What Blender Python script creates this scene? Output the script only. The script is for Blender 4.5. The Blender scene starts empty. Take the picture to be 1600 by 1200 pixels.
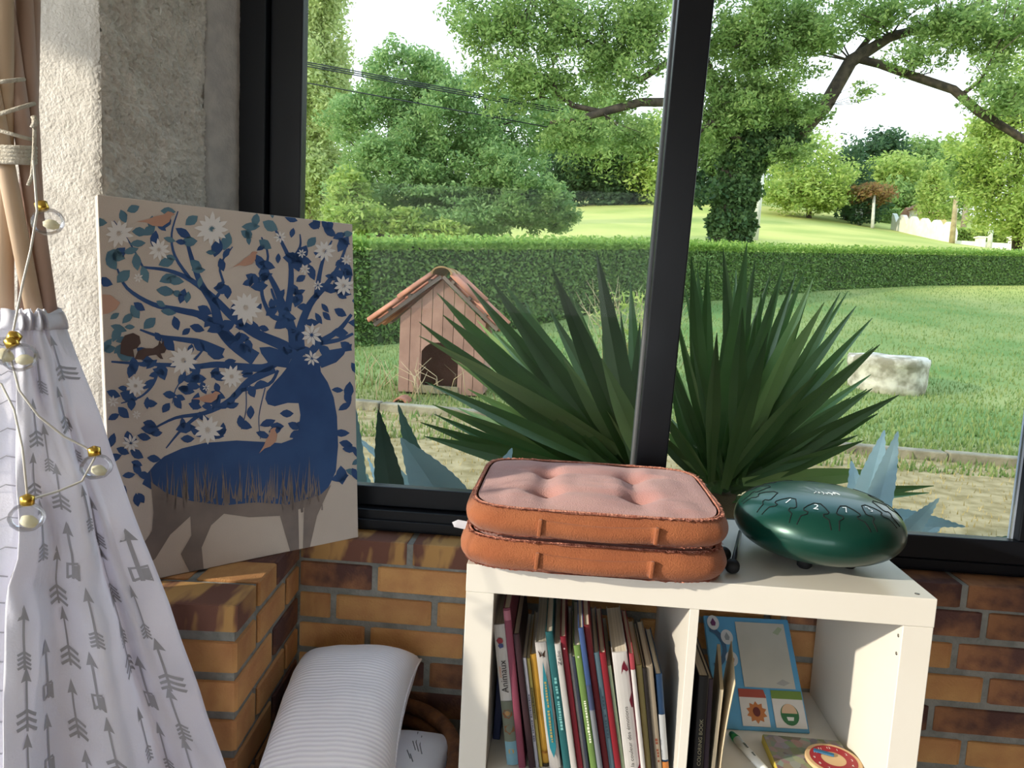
import bpy, bmesh, math, random
import numpy as np
from mathutils import Vector, Matrix, noise
random.seed(7); rng = np.random.default_rng(7)
S = bpy.context.scene; COL = S.collection
V = Vector

# ------------------------------------------------------------------ camera, sky, sun, exposure
F_PX = 1157.83
CAM = V((0.14998, -1.2346, 0.46409)); CROT = (1.453704, -0.049566, 0.076241)
cd = bpy.data.cameras.new('camera'); cam = bpy.data.objects.new('camera', cd); COL.objects.link(cam)
cam.location = CAM; cam.rotation_euler = CROT
cd.sensor_fit = 'HORIZONTAL'; cd.sensor_width = 36.0; cd.lens = F_PX * 36 / 1600; cd.clip_start = 0.02; cd.clip_end = 500
S.camera = cam
W = bpy.data.worlds.new('world'); S.world = W; W.use_nodes = True
wn = W.node_tree.nodes; wl = W.node_tree.links; wn.clear()
wo = wn.new('ShaderNodeOutputWorld'); wb = wn.new('ShaderNodeBackground'); wt = wn.new('ShaderNodeTexCoord')
wsx = wn.new('ShaderNodeSeparateXYZ'); wr = wn.new('ShaderNodeValToRGB')
wl.new(wt.outputs['Generated'], wsx.inputs[0]); wl.new(wsx.outputs[2], wr.inputs[0])
wr.color_ramp.elements[0].position = 0.0; wr.color_ramp.elements[0].color = (0.97, 0.985, 1.0, 1)
wr.color_ramp.elements[1].position = 0.75; wr.color_ramp.elements[1].color = (0.50, 0.70, 1.0, 1)
wl.new(wr.outputs[0], wb.inputs[0]); wb.inputs[1].default_value = 3.1
wl.new(wb.outputs[0], wo.inputs[0])
SUN_D = V((0.84, 0.431, -0.327)).normalized()
sd = bpy.data.lights.new('sun', 'SUN'); sd.energy = 3.9; sd.color = (1.0, 0.90, 0.74); sd.angle = 0.02
so = bpy.data.objects.new('sun', sd); COL.objects.link(so); so.rotation_euler = SUN_D.to_track_quat('-Z', 'Y').to_euler(); so.location = (-8, -5, 6)
S.view_settings.view_transform = 'Standard'; S.view_settings.look = 'None'
S.view_settings.gamma = 1.0; S.view_settings.use_curve_mapping = False; S.view_settings.exposure = 0.35

# ------------------------------------------------------------------ helpers
MC = cam.rotation_euler.to_matrix()
def ray(u, v): return MC @ V(((u - 800) / F_PX, -(v - 600) / F_PX, -1.0))
def hit(u, v, axis, val):
    d = ray(u, v); return CAM + d * ((val - CAM[axis]) / d[axis])
def at(u, v, y): return hit(u, v, 1, y)
def atz(u, v, z): return hit(u, v, 2, z)
def hitplane(u, v, p0, n):
    d = ray(u, v); return CAM + d * ((p0 - CAM).dot(n) / d.dot(n))
def sc(y): return F_PX / (y + 1.2346)          # pixels per metre at depth y

def lin(c):
    return tuple(((x / 255) / 12.92 if x / 255 <= 0.04045 else ((x / 255 + 0.055) / 1.055) ** 2.4) for x in c)
MATS = {}
def mat(name, c1, c2=None, scale=8.0, rough=0.6, bump=0.0, bscale=None, spec=0.4, detail=4.0, coat=0.0, sheen=0.0, metal=0.0, trans=0.0, ramp=(0.35, 0.65), rnd=0.0, stretch=None, attr=None):
    """procedural principled material; colours given as sRGB 0-255; trans adds a translucent share"""
    if name in MATS: return MATS[name]
    m = bpy.data.materials.new(name); m.use_nodes = True; MATS[name] = m
    nt = m.node_tree; N = nt.nodes; L = nt.links
    b = N['Principled BSDF']; out = N['Material Output']
    b.inputs['Roughness'].default_value = rough; b.inputs['Specular IOR Level'].default_value = spec
    b.inputs['Metallic'].default_value = metal; b.inputs['Coat Weight'].default_value = coat; b.inputs['Sheen Weight'].default_value = sheen
    col = None
    tc = N.new('ShaderNodeTexCoord'); mp = N.new('ShaderNodeMapping'); L.new(tc.outputs['Object'], mp.inputs[0])
    if stretch: mp.inputs['Scale'].default_value = stretch
    if c2 is None: b.inputs['Base Color'].default_value = (*lin(c1), 1)
    else:
        mx = N.new('ShaderNodeMix'); mx.data_type = 'RGBA'
        mx.inputs[6].default_value = (*lin(c1), 1); mx.inputs[7].default_value = (*lin(c2), 1)
        if attr:
            at_ = N.new('ShaderNodeAttribute'); at_.attribute_name = attr; L.new(at_.outputs['Fac'], mx.inputs[0])
        else:
            nz = N.new('ShaderNodeTexNoise'); nz.inputs['Scale'].default_value = scale; nz.inputs['Detail'].default_value = detail
            L.new(mp.outputs[0], nz.inputs[0])
            rp = N.new('ShaderNodeValToRGB'); rp.color_ramp.elements[0].position = ramp[0]; rp.color_ramp.elements[1].position = ramp[1]
            L.new(nz.outputs[0], rp.inputs[0]); L.new(rp.outputs[0], mx.inputs[0])
        col = mx.outputs[2]; L.new(col, b.inputs['Base Color'])
    if rnd > 0 and col is not None:
        oi = N.new('ShaderNodeObjectInfo'); hs = N.new('ShaderNodeHueSaturation'); mr = N.new('ShaderNodeMapRange')
        mr.inputs[3].default_value = 1 - rnd; mr.inputs[4].default_value = 1 + rnd
        L.new(oi.outputs['Random'], mr.inputs[0]); L.new(mr.outputs[0], hs.inputs['Value']); L.new(col, hs.inputs['Color']); L.new(hs.outputs[0], b.inputs['Base Color']); col = hs.outputs[0]
    if bump > 0:
        nb = N.new('ShaderNodeTexNoise'); nb.inputs['Scale'].default_value = bscale or scale * 4; nb.inputs['Detail'].default_value = 6
        L.new(mp.outputs[0], nb.inputs[0]); bp = N.new('ShaderNodeBump'); bp.inputs['Strength'].default_value = bump; bp.inputs['Distance'].default_value = 0.01
        L.new(nb.outputs[0], bp.inputs['Height']); L.new(bp.outputs[0], b.inputs['Normal'])
    if trans > 0:
        tr = N.new('ShaderNodeBsdfTranslucent'); ms = N.new('ShaderNodeMixShader'); ms.inputs[0].default_value = trans
        if col is not None: L.new(col, tr.inputs[0])
        else: tr.inputs[0].default_value = (*lin(c1), 1)
        L.new(b.outputs[0], ms.inputs[1]); L.new(tr.outputs[0], ms.inputs[2]); L.new(ms.outputs[0], out.inputs[0])
    return m

ORG = {}
def link(name, me, m=None, parent=None, **kw):
    o = bpy.data.objects.new(name, me); COL.objects.link(o)
    if m is not None and me is not None and not me.materials: me.materials.append(m)
    if parent is not None:
        o.parent = parent; ORG[o] = ORG.get(parent, V((0, 0, 0)))
    else: ORG[o] = V((0, 0, 0))
    for k, v in kw.items(): o[k] = v
    return o
def thing(name, loc, label, cat, group=None):
    o = bpy.data.objects.new(name, None); COL.objects.link(o); o.location = loc; o.empty_display_size = 0.05
    o['label'] = label; o['category'] = cat
    if group: o['group'] = group
    ORG[o] = V(loc); return o
def obj(name, verts, faces, m, parent=None, smooth=False, origin=None, **kw):
    """mesh object from world-space vertices, moved into the parent's frame"""
    org = ORG.get(parent, V((0, 0, 0))) if parent is not None else V(origin or (0, 0, 0))
    me = bpy.data.meshes.new(name); va = np.asarray([tuple(v) for v in verts], dtype=float) - np.array(org)
    me.from_pydata(va.tolist(), [], [tuple(f) for f in faces]); 
    if smooth: me.polygons.foreach_set('use_smooth', [True] * len(me.polygons))
    me.update()
    o = link(name, me, m, parent, **kw)
    if parent is None: o.location = org; ORG[o] = V(org)
    return o
def tag(o, label, cat, group=None):
    o['label'] = label; o['category'] = cat
    if group: o['group'] = group
    return o
def bev(o, w, seg=2):
    md = o.modifiers.new('bevel', 'BEVEL'); md.width = w; md.segments = seg; md.limit_method = 'ANGLE'; return o
BOXF = [(0, 3, 2, 1), (4, 5, 6, 7), (0, 1, 5, 4), (1, 2, 6, 5), (2, 3, 7, 6), (3, 0, 4, 7)]
def boxv(x0, x1, y0, y1, z0, z1): return [V(p) for p in ((x0, y0, z0), (x1, y0, z0), (x1, y1, z0), (x0, y1, z0), (x0, y0, z1), (x1, y0, z1), (x1, y1, z1), (x0, y1, z1))]
def box(name, x0, x1, y0, y1, z0, z1, m, parent=None, bw=0.0, **kw):
    o = obj(name, boxv(x0, x1, y0, y1, z0, z1), BOXF, m, parent, **kw)
    if bw: bev(o, bw)
    return o
def frame_box(name, o0, ax, ay, az, m, parent=None, bw=0.0, **kw):
    """box spanned by three vectors from corner o0"""
    o0 = V(o0); v = [o0, o0 + ax, o0 + ax + ay, o0 + ay]; v += [p + az for p in v]
    o = obj(name, v, BOXF, m, parent, **kw)
    if bw: bev(o, bw)
    return o
class MB:
    def __init__(s): s.v = []; s.f = []
    def add(s, v, f):
        n = len(s.v); s.v += [V(p) for p in v]; s.f += [tuple(i + n for i in q) for q in f]; return s
    def box(s, *a): return s.add(boxv(*a), BOXF)
    def tube(s, pts, r, seg=8, cap=True):
        pts = [V(p) for p in pts]; n = len(pts); rr = r if isinstance(r, (list, tuple)) else [r] * n
        vs = []; up = None
        for i, p in enumerate(pts):
            d = (pts[min(i + 1, n - 1)] - pts[max(i - 1, 0)]).normalized()
            if up is None: up = d.orthogonal().normalized()
            up = (up - d * up.dot(d)).normalized(); w = d.cross(up)
            for k in range(seg):
                a = 2 * math.pi * k / seg; vs.append(p + (up * math.cos(a) + w * math.sin(a)) * rr[i])
        fs = [(i * seg + k, i * seg + (k + 1) % seg, (i + 1) * seg + (k + 1) % seg, (i + 1) * seg + k) for i in range(n - 1) for k in range(seg)]
        if cap: fs += [tuple(range(seg))[::-1], tuple((n - 1) * seg + k for k in range(seg))]
        return s.add(vs, fs)
    def lathe(s, c, prof, seg=24, ax=V((0, 0, 1))):
        c = V(c); ax = ax.normalized(); a1 = ax.orthogonal().normalized(); a2 = ax.cross(a1); n = len(prof)
        vs = [c + ax * z + (a1 * math.cos(2 * math.pi * k / seg) + a2 * math.sin(2 * math.pi * k / seg)) * r for r, z in prof for k in range(seg)]
        fs = [(i * seg + k, i * seg + (k + 1) % seg, (i + 1) * seg + (k + 1) % seg, (i + 1) * seg + k) for i in range(n - 1) for k in range(seg)]
        fs += [tuple(range(seg))[::-1], tuple((n - 1) * seg + k for k in range(seg))]
        return s.add(vs, fs)
    def build(s, name, m, parent=None, smooth=True, **kw): return obj(name, s.v, s.f, m, parent, smooth, **kw)
def grid_faces(nu, nv, wrap=False):
    return [(i * nv + j, i * nv + (j + 1) % nv, (i + 1) * nv + (j + 1) % nv, (i + 1) * nv + j) for i in range(nu - 1) for j in range(nv if wrap else nv - 1)]
_tx = {}
def text_geo(s, extrude=0.0):
    """flat letter outlines as (verts, faces), one unit high, origin at left baseline"""
    if s in _tx: return _tx[s]
    cu = bpy.data.curves.new('t', 'FONT'); cu.body = s; cu.size = 1.0; cu.resolution_u = 3
    o = bpy.data.objects.new('t', cu); COL.objects.link(o)
    dg = bpy.context.evaluated_depsgraph_get(); me = o.evaluated_get(dg).to_mesh()
    r = ([v.co.copy() for v in me.vertices], [tuple(p.vertices) for p in me.polygons])
    o.evaluated_get(dg).to_mesh_clear(); bpy.data.objects.remove(o); bpy.data.curves.remove(cu)
    _tx[s] = r; return r
def strokes_geo(n):
    """blurred print too small to read: a row of n short uneven strokes, same frame as text_geo"""
    R_ = random.Random(n); v, f, x = [], [], 0.0
    for k in range(n):
        w = R_.uniform(.22, .5)
        if R_.random() < .18: x += .35; continue
        b = len(v); h = R_.uniform(.45, .68); v += [V((x, 0, 0)), V((x + w, 0, 0)), V((x + w, h, 0)), V((x, h, 0))]; f.append((b, b + 1, b + 2, b + 3)); x += w + .14
    return v, f
def letter(mb, s, o0, ax, ay, size, width=None):
    v, f = text_geo(s)
    w = max(p.x for p in v); sx = size if width is None else width / w
    mb.add([o0 + ax * (p.x * sx) + ay * (p.y * size) for p in v], f)

# foliage: a cloud of small pointed leaves as one mesh
def leafmesh(name, C, size, m, parent, droop=0.0, aspect=0.42, up=0.0, origin=None, **kw):
    n = len(C); a = rng.normal(size=(n, 3)); a[:, 2] = a[:, 2] * 0.7 - droop
    a /= np.linalg.norm(a, axis=1)[:, None]
    b = np.cross(a, rng.normal(size=(n, 3))); b /= np.linalg.norm(b, axis=1)[:, None]
    if up:
        nn = np.cross(a, b); 
    sz = size * rng.uniform(0.6, 1.35, (n, 1)); a = a * sz * 0.5; b = b * sz * 0.5 * aspect
    org = np.array(ORG[parent] if parent is not None else (origin or (0, 0, 0)))
    vv = np.stack([C - a, C + b - a * 0.15, C + a, C - b - a * 0.15], 1).reshape(-1, 3) - org
    me = bpy.data.meshes.new(name); me.vertices.add(4 * n); me.vertices.foreach_set('co', vv.ravel())
    me.loops.add(4 * n); me.loops.foreach_set('vertex_index', np.arange(4 * n, dtype=np.int32))
    me.polygons.add(n); me.polygons.foreach_set('loop_start', np.arange(0, 4 * n, 4, dtype=np.int32)); me.polygons.foreach_set('loop_total', np.full(n, 4, dtype=np.int32))
    at_ = me.attributes.new('rnd', 'FLOAT', 'FACE'); at_.data.foreach_set('value', rng.uniform(0, 1, n))
    me.update(calc_edges=True)
    o = link(name, me, m, parent, kind='stuff', **kw)
    if parent is None: o.location = org; ORG[o] = V(org)
    return o
def blob_pts(c, r, n, clumps=40, tight=0.16, shell=0.55):
    """leaf positions gathered in clumps over an ellipsoid"""
    d = rng.normal(size=(clumps, 3)); d /= np.linalg.norm(d, axis=1)[:, None]
    d *= rng.uniform(shell, 1.0, (clumps, 1)); cc = np.array(c) + d * np.array(r)
    k = rng.integers(0, clumps, n)
    return cc[k] + np.clip(rng.normal(size=(n, 3)), -2, 2) * np.array(r) * tight
def leafmat(name, c1, c2, trans=0.48): return mat(name, c1, c2, attr='rnd', rough=0.55, spec=0.25, trans=trans)

# ------------------------------------------------------------------ materials
M_brick = mat('brick ochre', (204, 156, 102), (178, 124, 84), 3.2, 0.85, 0.3, 40, spec=0.15, rnd=0.14, ramp=(0.35, 0.8), stretch=(1, .5, .3))
M_brick_dark = mat('brick burnt', (158, 112, 80), (92, 66, 62), 2.6, 0.85, 0.3, 40, spec=0.15, rnd=0.15, ramp=(0.38, 0.62), stretch=(1, .5, .3))
M_brick_band = mat('brick banded', (190, 148, 94), (120, 84, 72), 1.0, 0.8, 0.3, 40, spec=0.15, ramp=(0.44, 0.55), stretch=(5.5, .5, .45), detail=2)
M_mortar = mat('mortar', (126, 128, 124), (150, 150, 144), 30, 0.95, 0.5, 120, spec=0.1)
M_render = mat('roughcast render', (218, 214, 206), (198, 194, 186), 18, 0.95, 0.5, 160, spec=0.1)
M_plaster = mat('smooth render', (184, 182, 178), (168, 166, 164), 30, 0.95, 0.25, 140, spec=0.1)
M_wallpaint = mat('white wall paint', (225, 220, 210), (215, 210, 200), 4, 0.9)
M_ext = mat('outer wall render', (205, 195, 175), (190, 180, 160), 3, 0.95)
M_tile_floor = mat('floor tile', (150, 140, 128), (136, 126, 114), 5, 0.5)
M_frame = mat('dark lacquered aluminium', (12, 15, 21), (15, 18, 24), 3, 0.34, spec=0.28)
M_white = mat('white foil board', (226, 222, 212), (222, 217, 206), 3, 0.26, spec=0.5)
def glass_mat(name, tint, spec=0.35):
    m = bpy.data.materials.new(name); m.use_nodes = True; N = m.node_tree.nodes; L = m.node_tree.links; N.clear()
    o = N.new('ShaderNodeOutputMaterial'); t = N.new('ShaderNodeBsdfTransparent'); t.inputs[0].default_value = (*tint, 1)
    g = N.new('ShaderNodeBsdfGlossy'); g.inputs['Roughness'].default_value = 0.0; f = N.new('ShaderNodeFresnel'); f.inputs[0].default_value = 1.3
    x = N.new('ShaderNodeMixShader'); mu = N.new('ShaderNodeMath'); mu.operation = 'MULTIPLY'; mu.inputs[1].default_value = spec; L.new(f.outputs[0], mu.inputs[0]); L.new(mu.outputs[0], x.inputs[0]); L.new(t.outputs[0], x.inputs[1]); L.new(g.outputs[0], x.inputs[2]); L.new(x.outputs[0], o.inputs[0]); return m
M_glass = glass_mat('tinted window glass', (0.75, 0.765, 0.745))
M_bulb = glass_mat('clear bulb glass', (0.95, 0.95, 0.96), 0.7)

# ================================================================== THE ROOM
FLOOR = -0.79; CEIL = 1.75; YW = 0.41; LEDGE = -0.116
st = dict(kind='structure')
floor = box('floor', -2.7, 3.2, -4.2, 0.41, FLOOR - 0.08, FLOOR, M_tile_floor, **st)
ceiling = box('ceiling', -2.7, 3.2, -4.2, 0.62, CEIL, CEIL + 0.1, M_wallpaint, **st)
wr_ = MB().box(3.2, 3.3, -4.2, 0.62, FLOOR, CEIL); wr_.build('wall_right', mat('brown low bounce wall', (122, 90, 66), (104, 76, 56), 6, .9), smooth=False, **st)  # unseen wall, coloured dark to cut bounce light on the right
# left wall: low parapet, lintel and posts around wide glazed openings the sun comes through
wl_ = MB().box(-2.7, -2.6, -4.2, 0.1, FLOOR, -0.45).box(-2.7, -2.6, -4.2, 0.1, 1.6, CEIL).box(-2.7, -2.6, -4.2, -4.1, -0.45, 1.6).box(-2.7, -2.6, 0.0, 0.1, -0.45, 1.6)
wl_.build('wall_left', M_wallpaint, smooth=False, **st)
wb_ = MB().box(-2.7, 3.2, -4.3, -4.2, FLOOR, -0.55).box(-2.7, 3.2, -4.3, -4.2, 1.6, CEIL).box(-2.7, -2.4, -4.3, -4.2, -0.55, 1.6).box(1.0, 3.2, -4.3, -4.2, -0.55, 1.6)  # unseen rear opening, its width chosen to set the room's ambient light
wb_.build('wall_rear', M_wallpaint, smooth=False, **st)
# window wall: mortar bed with separate bricks
wm = MB().box(-0.50, 3.2, YW + 0.006, 0.62, FLOOR, LEDGE - 0.004)
box('wall_lintel', -1.4, 3.2, 0.50, 0.62, 1.46, CEIL, M_wallpaint, **st)
box('wall_back_right', 1.365, 3.2, 0.46, 0.62, LEDGE, 1.46, M_wallpaint, **st)
wall = wm.build('wall_back', M_mortar, smooth=False, **st)
ub = bmesh.new(); bmesh.ops.create_cube(ub, size=1.0); bmesh.ops.bevel(ub, geom=ub.edges[:], offset=0.035, segments=1, affect='EDGES')
brick_me = {}
for k, m in (('o', M_brick), ('d', M_brick_dark), ('b', M_brick_band)):
    me = bpy.data.meshes.new('brick'); ub.to_mesh(me); me.materials.append(m); brick_me[k] = me
def brick(parent, x0, x1, y0, y1, z0, z1, kind='o', rot=0.0, piv=None):
    o = bpy.data.objects.new('brick', brick_me[kind]); COL.objects.link(o); o.parent = parent
    c = V(((x0 + x1) / 2, (y0 + y1) / 2, (z0 + z1) / 2))
    if rot:
        c = Matrix.Rotation(rot, 3, 'Z') @ (c - piv) + piv; o.rotation_euler = (0, 0, rot)
    o.location = c - ORG[parent] + V((0, random.uniform(-.001, .001), 0)); o.scale = (x1 - x0, y1 - y0, z1 - z0); return o
ZC = [(-0.171, LEDGE), (-0.238, -0.178), (-0.314, -0.254), (-0.389, -0.329), (-0.465, -0.405), (-0.541, -0.481)]
JL = [[-0.185], [-0.266], [-0.364, -0.122], [-0.28], [-0.37, -0.135], [-0.25]]          # joints left of the shelf
JR = [[1.06], [1.11], [1.055], [1.13], [1.02], [1.10]]
for r, (z0, z1) in enumerate(ZC):
    ends = []
    x = JL[r][-1]
    while x < 0.80: ends.append(x); x += 0.2355
    xs = sorted(set([-0.452] + JL[r] + ends))
    cut = JR[r][0]
    while cut - 0.2355 > xs[-1] - 0.05: cut -= 0.2355
    y = cut
    while y < 1.55: xs.append(y); y += 0.2355
    xs = sorted(xs)
    for a, b in zip(xs[:-1], xs[1:]):
        if b - a < 0.03: continue
        mid = (a + b) / 2
        k = random.choice('oooood')
        if r == 0: k = 'b' if mid < 0.5 else random.choice('dod')
        if r == 1 and (mid > 0.7 or mid < -0.3): k = 'd'
        if r >= 4 and -0.3 < mid < 0.0: k = 'd'
        brick(wall, a + 0.0075, b - 0.0075, YW, YW + 0.1, z0, z1, k)
for xa in np.arange(-0.445, 1.3, 0.2355): pass
# brick pier with the ledge the picture stands on
PANG = math.atan2(0.028, 0.40); PP = V((-0.416, 0.01, 0))
pc = boxv(-1.2, -0.422, 0.016, 0.40, FLOOR, LEDGE - 0.005)
RM = Matrix.Rotation(PANG, 3, 'Z')
pier = obj('wall_pier', [RM @ (p - PP) + PP for p in pc], BOXF, M_mortar, **st)
def pb(x0, x1, y0, y1, z0, z1, k='o'): brick(pier, x0, x1, y0, y1, z0, z1, k, PANG, PP)
# cap course
pb(-0.640, -0.416, 0.010, 0.112, -0.168, LEDGE, 'b'); pb(-0.88, -0.655, 0.010, 0.112, -0.168, LEDGE, 'b')
for i, (a, b) in enumerate(((0.128, 0.232), (0.232, 0.40))): pb(-0.640 + 0.10, -0.414, a, b, -0.168, LEDGE, 'od'[i])
pb(-0.78, -0.558, 0.128, 0.232, -0.168, LEDGE, 'o'); pb(-0.78, -0.558, 0.247, 0.36, -0.168, LEDGE, 'o')
for r, (z0, z1) in enumerate(((-0.246, -0.186), (-0.322, -0.262), (-0.398, -0.338), (-0.474, -0.414), (-0.55, -0.49), (-0.626, -0.566))):
    if r % 2 == 0:
        pb(-0.640, -0.416, 0.010, 0.115, z0, z1); pb(-0.88, -0.655, 0.010, 0.115, z0, z1)
        pb(-0.52, -0.416, 0.130, 0.30, z0, z1, 'o'); pb(-0.52, -0.416, 0.315, 0.40, z0, z1, 'o')
    else:
        pb(-0.52, -0.416, 0.010, 0.215, z0, z1); pb(-0.76, -0.535, 0.010, 0.115, z0, z1)
        pb(-0.52, -0.416, 0.230, 0.40, z0, z1, 'd')
# roughcast column above the pier
def fbm(p, s): return noise.fractal(p * s, 0.6, 2.1, 4)
def rough_face(name, a, b, z0, z1, m, parent, amp, s, step=0.005, nrm=None):
    a = V(a); b = V(b); L_ = (b - a).length; nu = max(2, int(L_ / step)); nv = max(2, int((z1 - z0) / step))
    d = (b - a).normalized(); n = V((d.y, -d.x, 0)) if nrm is None else nrm
    vs = []
    for i in range(nu + 1):
        for j in range(nv + 1):
            p = V((a.x, a.y, 0)) + d * (L_ * i / nu) + V((0, 0, z0 + (z1 - z0) * j / nv))
            h = amp * (1.6 * abs(fbm(p, s)) ** .7 + .5 * fbm(p, s * 1.9)) + amp * 1.6 * fbm(p, s * 0.13)
            e = min(i, nu - i) * step
            vs.append(p + n * (h - 0.004 * math.exp(-(e / 0.008) ** 2)))
    return obj(name, vs, [(q[3], q[2], q[1], q[0]) for q in grid_faces(nu + 1, nv + 1)], m, parent, True)
colm = MB(); fp = [(-0.728, 0.113), (-0.682, 0.40), (-0.64, 0.487), (-0.64, 0.62), (-1.6, 0.62), (-1.6, 0.113)]
colm.add([V((x, y, LEDGE)) for x, y in fp] + [V((x, y, CEIL)) for x, y in fp], [tuple(range(6))[::-1], tuple(range(6, 12))] + [(i, (i + 1) % 6, 6 + (i + 1) % 6, 6 + i) for i in range(6)])
column = colm.build('wall_column', M_render, smooth=False, **st)
rough_face('front_render', (-1.5, 0.105, 0), (-0.722, 0.105, 0), LEDGE, 1.25, M_render, column, 0.0012, 70, 0.006)
rough_face('side_render', (-0.722, 0.105, 0), (-0.673, 0.400, 0), LEDGE, 1.25, M_render, column, 0.0046, 88, 0.0036)
rough_face('reveal_render', (-0.673, 0.400, 0), (-0.632, 0.487, 0), LEDGE, 1.25, M_plaster, column, 0.0007, 80, 0.006)
hk = MB(); hp = at(243, 14, 0.245); hk.tube([hp, hp + V((0.014, -0.008, 0.0)), hp + V((0.016, -0.009, -0.006)), hp + V((0.015, -0.010, -0.016))], 0.0016, 6)
tag(hk.build('wall_hook', mat('pale metal', (225, 225, 220), metal=0.6, rough=0.35)), 'small pale metal hook screwed into the roughcast column near the top', 'hook')

# window: outer frame, two sliding sashes on two tracks
win = link('window_1', None, **st); win.location = (0, 0, 0)
ZT = 1.46
box('outer_frame_bottom', -0.64, 1.36, 0.485, 0.61, LEDGE, -0.064, M_frame, win, 0.003)
box('outer_frame_left', -0.64, -0.575, 0.488, 0.61, -0.064, ZT, M_frame, win, 0.003)
box('outer_frame_right', 1.285, 1.36, 0.488, 0.61, -0.064, ZT, M_frame, win, 0.003)
box('outer_frame_top', -0.64, 1.36, 0.488, 0.61, ZT - 0.05, ZT, M_frame, win, 0.003)
box('guide_rail', -0.55, 1.28, 0.474, 0.4845, -0.108, -0.086, M_frame, win, 0.002)
# far (left) sash
sl = link('sash', None, None, win)
box('bottom_rail', -0.5745, 0.40, 0.515, 0.55, -0.063, -0.014, M_frame, sl, 0.003)
box('stile', -0.5745, -0.497, 0.514, 0.55, -0.0135, ZT - 0.05, M_frame, sl, 0.003)
def lean_box(name, xb0, xb1, xt0, xt1, y0, y1, z0, z1, m, parent, bw=0.003):
    v = [V(p) for p in ((xb0, y0, z0), (xb1, y0, z0), (xb1, y1, z0), (xb0, y1, z0), (xt0, y0, z1), (xt1, y0, z1), (xt1, y1, z1), (xt0, y1, z1))]
    return bev(obj(name, v, BOXF, m, parent), bw)
lean_box('stile', 0.318, 0.395, 0.350, 0.43, 0.514, 0.55, -0.0135, ZT - 0.05, mat('grey gasket aluminium', (88, 90, 92), rough=0.4), sl)
box('pane', -0.499, 0.335, 0.530, 0.534, -0.016, ZT - 0.05, M_glass, sl)
# near (right) sash
sr = link('sash', None, None, win)
box('bottom_rail', 0.322, 1.284, 0.476, 0.508, -0.0855, -0.030, M_frame, sr, 0.003)
lean_box('stile', 0.323, 0.394, 0.356, 0.433, 0.472, 0.509, -0.0295, ZT - 0.05, M_frame, sr)
box('stile', 1.196, 1.284, 0.476, 0.508, -0.0295, ZT - 0.05, M_frame, sr, 0.003)
box('gasket', 1.186, 1.1955, 0.496, 0.502, -0.0295, ZT - 0.05, mat('pale gasket', (196, 206, 222), rough=0.5), sr)
box('pane', 0.385, 1.187, 0.490, 0.494, -0.031, ZT - 0.05, M_glass, sr)
# unseen block added over the room to throw a house shadow on the garden
box('wall_shade_block', -3.2, 7.5, -7.5, 0.64, CEIL + 0.11, 4.6, M_ext, **st)
box('window_sill', -0.64, 1.36, 0.621, 0.74, -0.17, -0.13, mat('stone sill', (170, 160, 145), (150, 142, 130), 12, 0.9), **st)

# ================================================================== GARDEN GROUND
GZ = -0.64
CTRL = []
def cp(u, v, y): 
    p = at(u, v, y); CTRL.append((p.x, p.y, p.z))
for x in (-6, -2, 2, 6, 12): 
    for y in (0.5, 3, 5.5): CTRL.append((x, y, GZ))
cp(600, 545, 9.6); cp(1290, 455, 19.5); cp(1600, 447, 24.0); cp(1000, 480, 13.5); cp(1180, 466, 17); cp(1385, 605, 8.9); cp(1500, 540, 12.5)
cp(950, 352, 40); cp(950, 322, 62); cp(1200, 322, 62); cp(1400, 360, 58); cp(1590, 392, 50); cp(700, 345, 60); cp(480, 340, 60); cp(1300, 372, 38); cp(1150, 385, 30); cp(1500, 392, 36)
cp(600, 400, 24); cp(300, 330, 70); cp(1800, 392, 60); cp(900, 300, 100); cp(1300, 300, 100); cp(1700, 370, 100); cp(1900, 430, 30); cp(300, 420, 24); cp(300, 520, 11); cp(1700, 560, 12)
_P = np.array(CTRL)
def _phi(r): return r
_A = np.linalg.norm(_P[:, None, :2] - _P[None, :, :2], axis=2); _n = len(_P)
_K = np.zeros((_n + 3, _n + 3)); _K[:_n, :_n] = _phi(_A); _K[:_n, _n] = 1; _K[:_n, n1:=_n + 1] = _P[:, 0]; _K[:_n, _n + 2] = _P[:, 1]; _K[_n:, :_n] = _K[:_n, _n:].T
_w = np.linalg.solve(_K, np.concatenate([_P[:, 2], [0, 0, 0]]))
def tz(x, y):
    x = np.atleast_1d(np.asarray(x, float)); y = np.atleast_1d(np.asarray(y, float))
    r = np.sqrt((x[:, None] - _P[None, :, 0]) ** 2 + (y[:, None] - _P[None, :, 1]) ** 2)
    return _phi(r) @ _w[:_n] + _w[_n] + _w[_n + 1] * x + _w[_n + 2] * y
def tz1(x, y): return float(tz(x, y)[0])
KA = atz(540, 634, GZ + 0.03); KB = atz(1640, 729, GZ + 0.03)       # line of the kerb
KN = V((-(KB - KA).y, (KB - KA).x, 0)).normalized()
def kdist(x, y): return (V((x, y, 0)) - V((KA.x, KA.y, 0))).dot(KN)
ys = np.concatenate([np.linspace(0.62, 8, 30), np.linspace(8.3, 30, 60), np.linspace(31, 110, 60)])
vs = []; NXG = 90
for y in ys:
    hw = 10 + y * 0.95
    xs_ = np.linspace(-hw, hw + 4, NXG); zz = tz(xs_, np.full(NXG, y)); 
    vs += [(a, y, c) for a, c in zip(xs_, zz)]
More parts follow.
